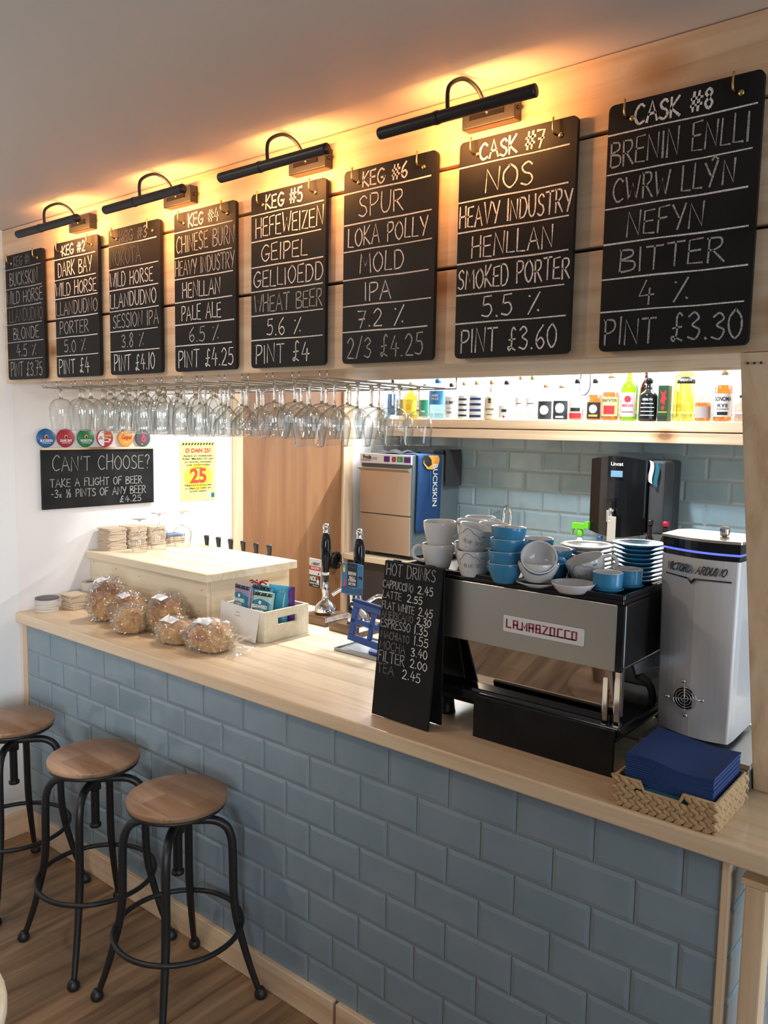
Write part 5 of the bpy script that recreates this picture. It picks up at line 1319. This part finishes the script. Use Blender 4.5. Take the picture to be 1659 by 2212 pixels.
type_text(q, F, 'I', .267, .022, .014, 4, .02, lift=.001); type_text(q, F, 'O', .308, .022, .014, 4, .0, lift=.001)
q.build('control_labels', [ink, purple, plain('switch_red', (.3, .01, .05), .4), plain('switch_green', (.02, .30, .12), .4), white_ink], cp, fix=False)
m_ = MB()
for x in (wx0 + .03, wx1 - .03):
    for y in (wy0 + .04, wy1 - .05): m_ = MB(); m_.cyl((x, y, 1.0225), (x, y, 1.046), .014, 12); m_.build('foot', black_plastic, t)
# towels on the washer
t = thing('bar_towel', 'blue printed bar towel hanging over the right side of the glass washer', 'towel', (.18, 2.25, 1.65))
def tw(u, v):
    yy = 2.125 + .245 * u
    s_ = v * .60 - .13
    wob = .004 * math.sin(u * 9 + v * 3)
    if s_ < 0: return (.183 + s_, yy, 1.6535 + .003 * math.sin(u * 6))
    return (.1845 + .004 + wob * .6 + .004 * v, yy + .004 * math.sin(v * 5), 1.653 - s_)
m_ = MB(); m_.grid(tw, 14, 26); o = m_.build('cloth', towel_b, t, fix=False)
sd = o.modifiers.new('thick', 'SOLIDIFY'); sd.thickness = .004; sd.offset = 1
q = MB(); F = frame((.1975, 2.125, 1.20), (0, 1, 0), (0, 0, 1))
F2 = F @ Matrix.Translation((.150, .355, 0)) @ Matrix.Rotation(-PI / 2, 4, 'Z')
type_text(q, F2, 'BUCKSKIN', .09, 0, .044, 0, .02, width=.255, lift=.0004)
rect(q, F2, .0, .16, -.028, -.024, 2)
pts = [(.05, .40), (.09, .365), (.15, .36), (.20, .38), (.215, .42), (.20, .445), (.06, .445)]
poly(q, F, pts, 1, .0003); poly(q, F, [(.06, .40), (.10, .375), (.135, .39), (.13, .42), (.10, .445), (.05, .445)], 3, .0006)
q.build('towel_print', [white_ink, orange, plain('towel_navy', (.01, .13, .34), .9), ink], t, fix=False)
t = tag(MB().box(.10, .172, 2.40, 2.57, 1.6505, 1.675).build('folded_cloth', dark_cloth, bevel=.008), 'folded charcoal cloth on the back of the glass washer top', 'cloth')
def dk(u, v):
    return (-.14 + .22 * u, 2.12 + .20 * v, 1.6505 + .018 * abs(math.sin(u * 7 + v * 4)) * (1 - abs(2 * v - 1) ** 3) + .008 * math.sin(u * PI))
m_ = MB(); m_.grid(dk, 20, 14); o = m_.build('crumpled_cloth', dark_cloth, fix=False); tag(o, 'crumpled charcoal cloth lying on top of the glass washer front', 'cloth')
m_ = MB(); 
def dk2(u, v):
    s_ = v * .22
    return (.20 + .004 * math.sin(u * 8), 2.40 + .17 * u, 1.672 - s_) if s_ > .02 else (.18 + s_, 2.40 + .17 * u, 1.677)
m_.grid(dk2, 8, 14); o = m_.build('hanging_cloth', dark_cloth, fix=False); tag(o, 'dark cloth hanging beside the blue towel on the glass washer', 'cloth')

# water boiler on the tiled wall
t = thing('water_boiler', 'black wall mounted water boiler with a lever tap over the back counter', 'water boiler', (1.37, 2.45, 1.28))
def bo(z, g=0):
    x0, x1 = 1.186 - g, 1.488 + g
    pts = [(x0, 2.50, z)]
    for k in range(15):
        u = k / 14; pts.append((x0 + (x1 - x0) * u, 2.335 - .035 * math.sin(u * PI) , z))
    pts += [(x1, 2.50, z)]
    return pts
def lf(m_, zs, mi=0):
    rows = []
    for z, zc_ in zs:
        r = bo(z)
        rows.append([(a, b, c + zc_ * math.sin((a - 1.186) / .302 * PI)) for a, b, c in r])
    n = len(rows[0]); m_.add([p for r in rows for p in r], [(j * n + k, j * n + (k + 1) % n, (j + 1) * n + (k + 1) % n, (j + 1) * n + k) for j in range(len(rows) - 1) for k in range(n)], mi)
    m_.add(rows[0], [list(range(n))[::-1]]); m_.add(rows[-1], [list(range(n))])
m_ = MB(); lf(m_, [(1.285, -.022), (1.45, 0), (1.662, .020)]); m_.build('front_shell', black_gloss, t, bevel=.006)
MB().box(1.192, 1.575, 2.5005, 2.588, 1.29, 1.664).build('back_casing', plain('dark_casing', (.035, .035, .04), .3), t, bevel=.015)
m_ = MB(); m_.box(1.575 - .085, 1.575 - .002, 2.36, 2.50, 1.29, 1.664); m_.build('side_casing', plain('grey_casing', (.06, .062, .068), .3), t, bevel=.012)
F = frame((1.345, 2.2965, 1.60), *FRONT)
q = MB(); type_text(q, F, 'Lincat', 0, .034, .018, 0, .03, width=.066); rect(q, F, -.05, -.044, -.04, .02, 1) if False else None
q.build('maker_lettering', [white_ink], t, fix=False)
MB().box(1.314, 1.376, 2.2955, 2.302, 1.575, 1.607).build('display', lcd, t, bevel=.001)
q = MB(); q.cyl((1.337, 2.30, 1.405), (1.337, 2.262, 1.405), .012, 14); q.cyl((1.337, 2.266, 1.415), (1.337, 2.258, 1.345), .010, 14, r1=.008); q.box(1.318, 1.332, 2.255, 2.268, 1.345, 1.405); q.build('tap', chrome, t)
q = MB(); q.box(1.330, 1.344, 2.268, 2.282, 1.4175, 1.452); q.box(1.318, 1.356, 2.268, 2.280, 1.4525, 1.462); q.build('tap_lever', black_gloss, t, bevel=.003)
q = MB(); q.box(1.326, 1.372, 2.252, 2.2565, 1.245, 1.375); q.build('hanging_tag', plain('pale_tag', (.62, .58, .5), .5), t, bevel=.002)
# cloths tucked beside the boiler
for k, (mt_, nm_, z0_, z1_) in enumerate(((white_ink, 'white', 1.545, 1.655), (teal, 'teal', 1.53, 1.648))):
    m_ = MB(); m_.grid(lambda u, v, k=k, z0_=z0_, z1_=z1_: (1.494 + .030 * k + .020 * u + .004 * math.sin(v * 6), 2.352 - .006 * k, z1_ - (z1_ - z0_) * v + .012 * (1 - u)), 4, 10)
    o = m_.build('cloth', mt_, fix=False); tag(o, '%s cloth hung on the right side of the black water boiler' % nm_, 'cloth')
# sink tap, spray bottle, small bottles
q = MB(); q.tube(smooth_path([(.585, 2.54, 1.0235), (.585, 2.54, 1.25), (.585, 2.535, 1.325), (.585, 2.500, 1.352), (.585, 2.465, 1.325), (.585, 2.458, 1.26)], 6), .012, 12)
q.lathe([(0, 1.0225), (.028, 1.0225), (.026, 1.05), (.014, 1.06)], 18, Matrix.Translation((.585, 2.54, 0)))
tag(q.build('sink_tap', chrome), 'chrome swan neck sink tap in front of the tiled back wall', 'tap')
q = MB(); q.lathe([(0, 0), (.026, 0), (.026, .02), (.016, .03), (.016, .045), (.022, .05), (.018, .07), (0, .072)], 18, Matrix.Translation((.49, 2.592, 1.29)) @ Matrix.Rotation(PI / 2, 4, 'X')); tag(q.build('wall_holder', clear_b), 'small clear plastic holder stuck on the back wall tiles', 'holder')
t = thing('spray_bottle', 'white spray bottle with a bright green trigger head on the back counter', 'spray bottle', (1.145, 2.32, 1.022))
Tm = Matrix.Translation((1.145, 2.32, 1.0225))
MB().lathe([(0, 0), (.040, 0), (.042, .01), (.042, .13), (.034, .17), (.016, .20), (.014, .225), (0, .226)], 22, Tm).build('bottle', plain('frosted_white', (.62, .72, .72), .35), t)
q = MB(); q.lathe([(0, .226), (.018, .226), (.018, .25), (.012, .262), (0, .263)], 18, Tm); q.box(1.10, 1.175, 2.305, 2.335, 1.2855, 1.318); q.prism([(1.100, 2.31, 1.286), (1.112, 2.31, 1.286), (1.100, 2.31, 1.248), (1.094, 2.31, 1.252)], (0, .02, 0)); q.box(1.172, 1.196, 2.308, 2.332, 1.290, 1.330); q.build('trigger_head', green_pl, t, bevel=.003)
def small_bottle(x, y, z, r, h, mt_, cap, lab, capcol, neck=.4, name='bottle', grp=None):
    t = thing(name, lab, 'bottle', (x, y, z), group=grp)
    Tm = Matrix.Translation((x, y, z + .0008))
    MB().lathe([(0, 0), (r * .9, 0), (r, .006), (r, h * .58), (r * .92, h * .66), (r * neck, h * .78), (r * neck, h * .93), (0, h * .93)], 22, Tm).build('body', mt_, t, fix=False)
    MB().lathe([(0, h * .9305), (r * neck * 1.25, h * .9305), (r * neck * 1.25, h), (0, h)], 16, Tm).build('cap', capcol, t)
    return t
small_bottle(1.258, 2.32, 1.022, .030, .235, clear_b, None, 'small clear water bottle with a blue cap beside the boiler tap', blue_pl)
small_bottle(1.533, 2.30, 1.022, .036, .345, dark_b, None, 'dark wine bottle below the boiler, left of the red topped one', black_gloss, .33, 'wine_bottle')
small_bottle(1.612, 2.30, 1.022, .036, .345, dark_b, None, 'dark wine bottle with a red top beside the coffee grinder', plain('red_capsule', (.45, .01, .05), .3), .36, 'wine_bottle')

# ---------------------------------------------------------------- bottle shelf
t = thing('bottle_shelf', 'long thick pine shelf for bottles on the back wall', 'shelf', (1.3, 2.5, 1.75))
MB().box(XL + .003, 3.3, 2.40, 2.597, 1.812, 1.862).build('shelf_board', pine_x, t, bevel=.003)
MB().box(XL + .003, 3.3, 2.395, 2.597, 1.753, 1.806).build('shelf_support', pine_x, t, bevel=.003)
MB().box(XL + .003, 3.3, 2.41, 2.597, 1.8062, 1.8118).build('gap_shade_strip', plain('gap_shade_tone', (.1, .07, .05), .9), t)  # dark strip filling the gap, the shade between the boards as colour
SH = 1.8625; SY = 2.47
GB = 'bottles on the pine shelf'
def spirit(x, w_, h, mt_, lab, cap=black_gloss, fill=None, fillh=.5, label=None, neck=.32, sh=.62, y=SY, box=None, kind='round'):
    r = w_ / 2
    t = thing('spirit_bottle', lab, 'bottle', (x, y, SH), group=GB)
    Tm = Matrix.Translation((x, y, SH + .0006))
    pr_ = [(0, 0), (r * .9, 0), (r, .006), (r, h * sh * .95), (r * .94, h * (sh + .02)), (r * .72, h * (sh + .07)), (r * neck * 1.1, h * (sh + .12)), (r * neck, h * (sh + .15)), (r * neck, h * .90), (0, h * .90)]
    MB().lathe(pr_, 24, Tm).build('bottle_body', mt_, t, fix=False)
    ch = MB().lathe([(0, h * .9005), (r * neck * 1.15, h * .9005), (r * neck * 1.15, h), (0, h)], 16, Tm).build('stopper', cap, t)
    if fill: MB().lathe([(0, .004), (r * .86, .004), (r * .9, .01), (r * .9, h * fillh), (0, h * fillh)], 22, Tm).build('liquid', fill, t, fix=False)
    if label:
        z0_, z1_, lm, lines = label
        q = MB(); R_ = r + .0006; a0, a1 = -PI / 2 - 1.05, -PI / 2 + 1.05
        q.lathe([(R_, h * z0_), (R_, h * z1_)], 40, Tm, 0, True, a0 + .25, a1 + .25)
        for (txt, v, hh, mi, wd) in lines:
            qq = MB()
            if txt == '|': strip_rect(qq, Matrix.Identity(4), -wd / 2, wd / 2, 0, hh)
            elif txt == 'o': strip_disc(qq, Matrix.Identity(4), 0, 0, hh)
            else: type_text(qq, Matrix.Identity(4), txt, 0, 0, hh, 0, .03, width=wd)
            vs = []
            for p in qq.v:
                a = -PI / 2 + .25 + max(-1.0, min(1.0, p.x / R_))
                vs.append(Tm @ Vector(((R_ + .0009) * math.cos(a), (R_ + .0009) * math.sin(a), h * v + p.y)))
            q.add(vs, qq.f, mi)
        q.build('bottle_label', [lm, ink, white_ink, red, navy, orange], t, fix=False)
    return t
wl_, bk_l = plain('label_white', (.78, .77, .74), .6), plain('label_black', (.02, .02, .022), .5)
spirit(-.285, .064, .258, blue_b, 'pale bottle with a dark blue label at the left end of the shelf', label=(.1, .62, blue_badge, []))
spirit(-.215, .056, .208, clear_b, 'bottle with a slate grey label seen behind the hanging glasses', label=(.1, .6, plain('slate_label', (.13, .17, .22), .5), []))
spirit(-.128, .102, .235, gold_b, 'round yellow bottle seen through the wine glasses', cap=cork, label=(.12, .52, yellow2, [('D', .25, .03, 5, .03)]))
spirit(-.022, .074, .217, clear_b, 'clear bottle with a green label behind the last wine glass', label=(.08, .55, plain('label_green', (.05, .28, .14), .5), [('|', .2, .01, 2, .03)]))
spirit(.078, .108, .249, blue_b, 'pale blue bottle with a square blue label', cap=blue_badge, label=(.36, .70, plain('label_blue', (.03, .20, .45), .5), [('ABER', .56, .013, 2, .045), ('FALLS', .48, .013, 2, .045)]))
spirit(.180, .073, .22, clear_b, 'clear bottle with large black gin lettering', label=(.05, .62, wl_, [('HUMP', .42, .020, 1, .058), ('GIN', .16, .014, 1, .034), ('|', .30, .003, 1, .03)]))
spirit(.275, .070, .229, clear_b, 'narrower white bottle with four dark stripes', cap=cork, label=(.02, .62, wl_, [('|', .08, .012, 1, .06), ('|', .22, .012, 1, .06), ('|', .36, .012, 1, .06), ('|', .50, .012, 1, .06)]))
spirit(.368, .088, .231, clear_b, 'wider white bottle with four dark stripes', cap=cork, label=(.02, .62, wl_, [('|', .06, .014, 4, .08), ('|', .21, .014, 4, .08), ('|', .36, .014, 4, .08), ('|', .50, .014, 4, .08)]))
spirit(.472, .084, .234, cream, 'cream stoneware bottle with a small bird drawing', cap=cork, sh=.55, label=(.04, .5, cream, [('o', .50, .009, 1, 0), ('|', .42, .008, 1, .02), ('cygnet', .24, .014, 1, .055), ('|', .12, .004, 1, .04)]))
spirit(.571, .082, .227, clear_b, 'clear bottle with a small white label and black cap', label=(.06, .36, wl_, [('|', .20, .016, 1, .03), ('o', .08, .007, 3, 0)]))
spirit(.665, .060, .256, clear_b, 'slim clear bottle left of its plain pair', cap=cork, label=(.30, .5, wl_, [('|', .36, .004, 1, .03)]))
spirit(.742, .071, .254, clear_b, 'clear bottle left of the round black label', cap=plain('stopper_green', (.25, .32, .08), .5), label=(.30, .5, wl_, [('|', .36, .004, 1, .04)]))
spirit(.831, .087, .204, clear_b, 'short bottle with a round emblem on a black label', cap=cork, label=(.03, .52, bk_l, [('o', .28, .026, 2, 0)]))
spirit(.928, .091, .199, clear_b, 'short bottle with a white shield on a black label', cap=cork, label=(.03, .54, bk_l, [('o', .34, .027, 2, 0), ('|', .22, .03, 2, .035), ('|', .07, .010, 2, .045)]))
spirit(1.020, .080, .225, clear_b, 'part full whisky bottle with a cream and red label', fill=amber_b, fillh=.30, label=(.04, .46, plain('label_cream', (.7, .62, .48), .6), [('|', .05, .030, 3, .07), ('|', .22, .02, 1, .055)]))
spirit(1.125, .080, .224, clear_b, 'orange spirit bottle with a black shield label', fill=amber_b, fillh=.62, label=(.05, .44, bk_l, [('o', .28, .022, 2, 0), ('|', .10, .010, 5, .05)]))
spirit(1.217, .096, .252, clear_b, 'orange rum bottle with a tan and red label', fill=amber_b, fillh=.6, cap=cork, label=(.10, .50, plain('label_tan', (.55, .42, .22), .6), [('PLANTATION', .40, .015, 1, .08), ('|', .14, .045, 3, .06)]))
spirit(1.318, .086, .285, green_b, 'tall green bottle with a pale pink label', cap=green_b, neck=.36, label=(.08, .52, plain('label_pink', (.62, .42, .42), .6), [('o', .40, .017, 3, 0), ('MERLIN', .26, .014, 3, .055), ('|', .16, .003, 1, .06)]))
spirit(1.378, .066, .30, dark_b, 'dark brown bottle half hidden behind the black one', cap=dark_red, y=2.545)
spirit(1.424, .094, .221, black_gloss, 'squat black bottle covered in white script', sh=.6, neck=.36, label=(.06, .56, black_gloss, [('MERLYN', .48, .011, 2, .05), ('|', .40, .004, 2, .065), ('|', .31, .004, 2, .075), ('|', .22, .004, 2, .068), ('|', .13, .004, 2, .074)]))
t = thing('gift_box', 'green and black gift box with a red dragon on the bottle shelf', 'box', (1.508, 2.47, SH))
MB().box(1.482, 1.534, 2.45, 2.50, SH + .0005, 2.045).build('carton', plain('box_green', (.015, .05, .02), .4), t)
q = MB(); F = frame((1.482, 2.4495, SH), *FRONT)
poly(q, F, [(.012, .10), (.02, .13), (.01, .155), (.026, .145), (.04, .16), (.036, .13), (.046, .115), (.034, .105), (.038, .085), (.024, .09)], 0)
poly(q, F, [(.016, .07), (.03, .082), (.036, .07), (.026, .055)], 0); rect(q, F, .004, .048, .046, .050, 1); rect(q, F, 0, .052, .012, .030, 2)
q.build('dragon_print', [plain('dragon_red', (.62, .02, .03), .4), yellow2, ink], t, fix=False)
t = thing('bottle_tube', 'slim pale yellow tube between the dragon box and the banded tube', 'tube', (1.560, 2.50, SH)); MB().lathe([(0, 0), (.02, 0), (.02, .235), (0, .235)], 22, Matrix.Translation((1.562, 2.50, SH + .0005))).build('tube_body', yel_b, t)
t = thing('bottle_tube', 'tall yellow bottle tube with a black band near its top', 'tube', (1.615, 2.47, SH))
Tm = Matrix.Translation((1.615, 2.47, SH + .0005)); MB().lathe([(0, 0), (.043, 0), (.043, .19), (0, .19)], 26, Tm).build('tube_body', yel_b, t)
MB().lathe([(0, .1905), (.0435, .1905), (.0435, .222), (0, .222)], 26, Tm).build('tube_band', bk_l, t)
q = MB(); qq = MB(); type_text(qq, Matrix.Identity(4), 'PENDERYN', 0, 0, .012, 0, .02, width=.06)
for p in qq.v:
    a = -PI / 2 + .25 + p.x / .0437; q.v.append(Tm @ Vector((.0441 * math.cos(a), .0441 * math.sin(a), .200 + p.y)))
q.f = qq.f; q.m = [0] * len(q.f); q.sm = [False] * len(q.f); q.build('band_lettering', white_ink, t, fix=False)
MB().lathe([(0, .2225), (.0425, .2225), (.0425, .245), (0, .245)], 26, Tm).build('tube_top', yel_b, t)
spirit(1.705, .080, .150, clear_b, 'small amber bottle with a pale grey label', fill=amber_b, fillh=.62, cap=clear_b, label=(.12, .5, plain('label_grey', (.42, .36, .34), .6), []))
spirit(1.800, .092, .253, clear_b, 'round shouldered orange bottle with a white serif label', fill=amber_b, fillh=.70, cap=cork, sh=.66, label=(.10, .54, wl_, [('SONOMA', .40, .020, 1, .080), ('RYE', .28, .016, 1, .05), ('|', .13, .016, 1, .05), ('|', .24, .003, 1, .06)]))
spirit(1.885, .055, .13, pink_b, 'short pale pink bottle left of the pine prop')
spirit(2.025, .055, .20, red_b, 'dark red bottle right of the pine prop', label=(.2, .6, dark_red, []))
m_ = MB(); m_.tube(smooth_path([(.985, 2.592, 2.15), (.975, 2.585, 2.07), (.985, 2.58, 2.02), (1.005, 2.58, 2.006), (1.028, 2.58, 2.02), (1.040, 2.585, 2.06), (1.034, 2.592, 2.15)], 6), .0035, 8)
tag(m_.build('cable', rubber), 'black cable looping down the white wall above the shelf', 'cable')

# ---------------------------------------------------------------- bar stools
def stool():
    t = thing('bar_stool', 's', 'bar stool', (0, 0, 0))
    s = MB(); s.lathe([(0, .652), (.146, .652), (.152, .656), (.153, .668), (.151, .673), (0, .6735)], 48); s.build('seat', seat_w, t, local=True)
    MB().lathe([(0, .640), (.143, .640), (.147, .643), (.147, .6515), (0, .6515)], 40).build('seat_plate', black_metal, t, local=True)
    q = MB(); q.lathe([(0, .612), (.055, .612), (.062, .625), (.062, .6395), (0, .6395)], 24); q.build('hub_plate', black_metal, t, local=True)
    q = MB(); pf = [(0, .418), (.0195, .418), (.0195, .428), (.013, .431)]
    z = .431
    while z < .545: pf += [(.0148, z + .0015), (.0128, z + .004)]; z += .005
    pf += [(.0148, .549), (.021, .552), (.021, .6115), (0, .6115)]
    q.lathe(pf, 16); q.build('screw_stem', black_metal, t, local=True)
    for k in range(4):
        a = math.radians(42 + 90 * k)
        P = [(.016, .590), (.07, .592), (.115, .590), (.150, .570), (.166, .530), (.170, .47), (.172, .36), (.178, .29), (.192, .22), (.222, .11), (.252, .022)]
        pts = smooth_path([(r * math.cos(a), r * math.sin(a), z_) for r, z_ in P], 5)
        n = len(pts); rs = [.0135 if i < n * .70 else .0135 - .0045 * (i - n * .70) / (n * .30) for i in range(n)]
        l = MB(); l.tube(pts, rs, 12); lo = l.build('leg', black_metal, t, local=True)
        b = MB(); b.lathe([(0, 0), (.017, .0), (.0205, .008), (.019, .018), (.013, .027), (.011, .031), (0, .032)], 16, Matrix.Translation((.257 * math.cos(a), .257 * math.sin(a), .0008)))
        b.build('foot', black_metal, lo, local=True)
    q = MB(); q.tube([(.196 * math.cos(x / 48 * 2 * PI), .196 * math.sin(x / 48 * 2 * PI), .245) for x in range(48)], .0085, 10, True); q.build('foot_ring', black_metal, t, local=True)
    return t
GS = 'bar stools along the tiled bar front'
s3 = stool(); s3.location = (1.073, -.227, 0); s3['label'] = 'nearest of the three wooden topped iron bar stools'; s3['group'] = GS
dup(s3, (.612, -.232, 0), (0, 0, .0), 'middle bar stool, wooden topped on black iron legs')
dup(s3, (.075, -.255, 0), (0, 0, .10), 'farthest bar stool, cut off by the left edge of the photo')
# pale round table, only its rim in the picture
t = thing('cafe_table', 'pale wooden cafe table rim at the bottom left corner of the photo', 'table', (1.50, -1.285, 0))
Tm = Matrix.Translation((1.487, -1.285, 0))
MB().lathe([(0, .690), (.285, .690), (.298, .698), (.298, .712), (.290, .720), (0, .720)], 48, Tm).build('table_top', pale_x, t)
MB().lathe([(0, .03), (.030, .03), (.030, .6895), (0, .6895)], 20, Tm).build('pedestal', seat_w, t)
MB().lathe([(0, 0), (.15, 0), (.15, .012), (.03, .0295), (0, .0295)], 32, Tm).build('base', seat_w, t)
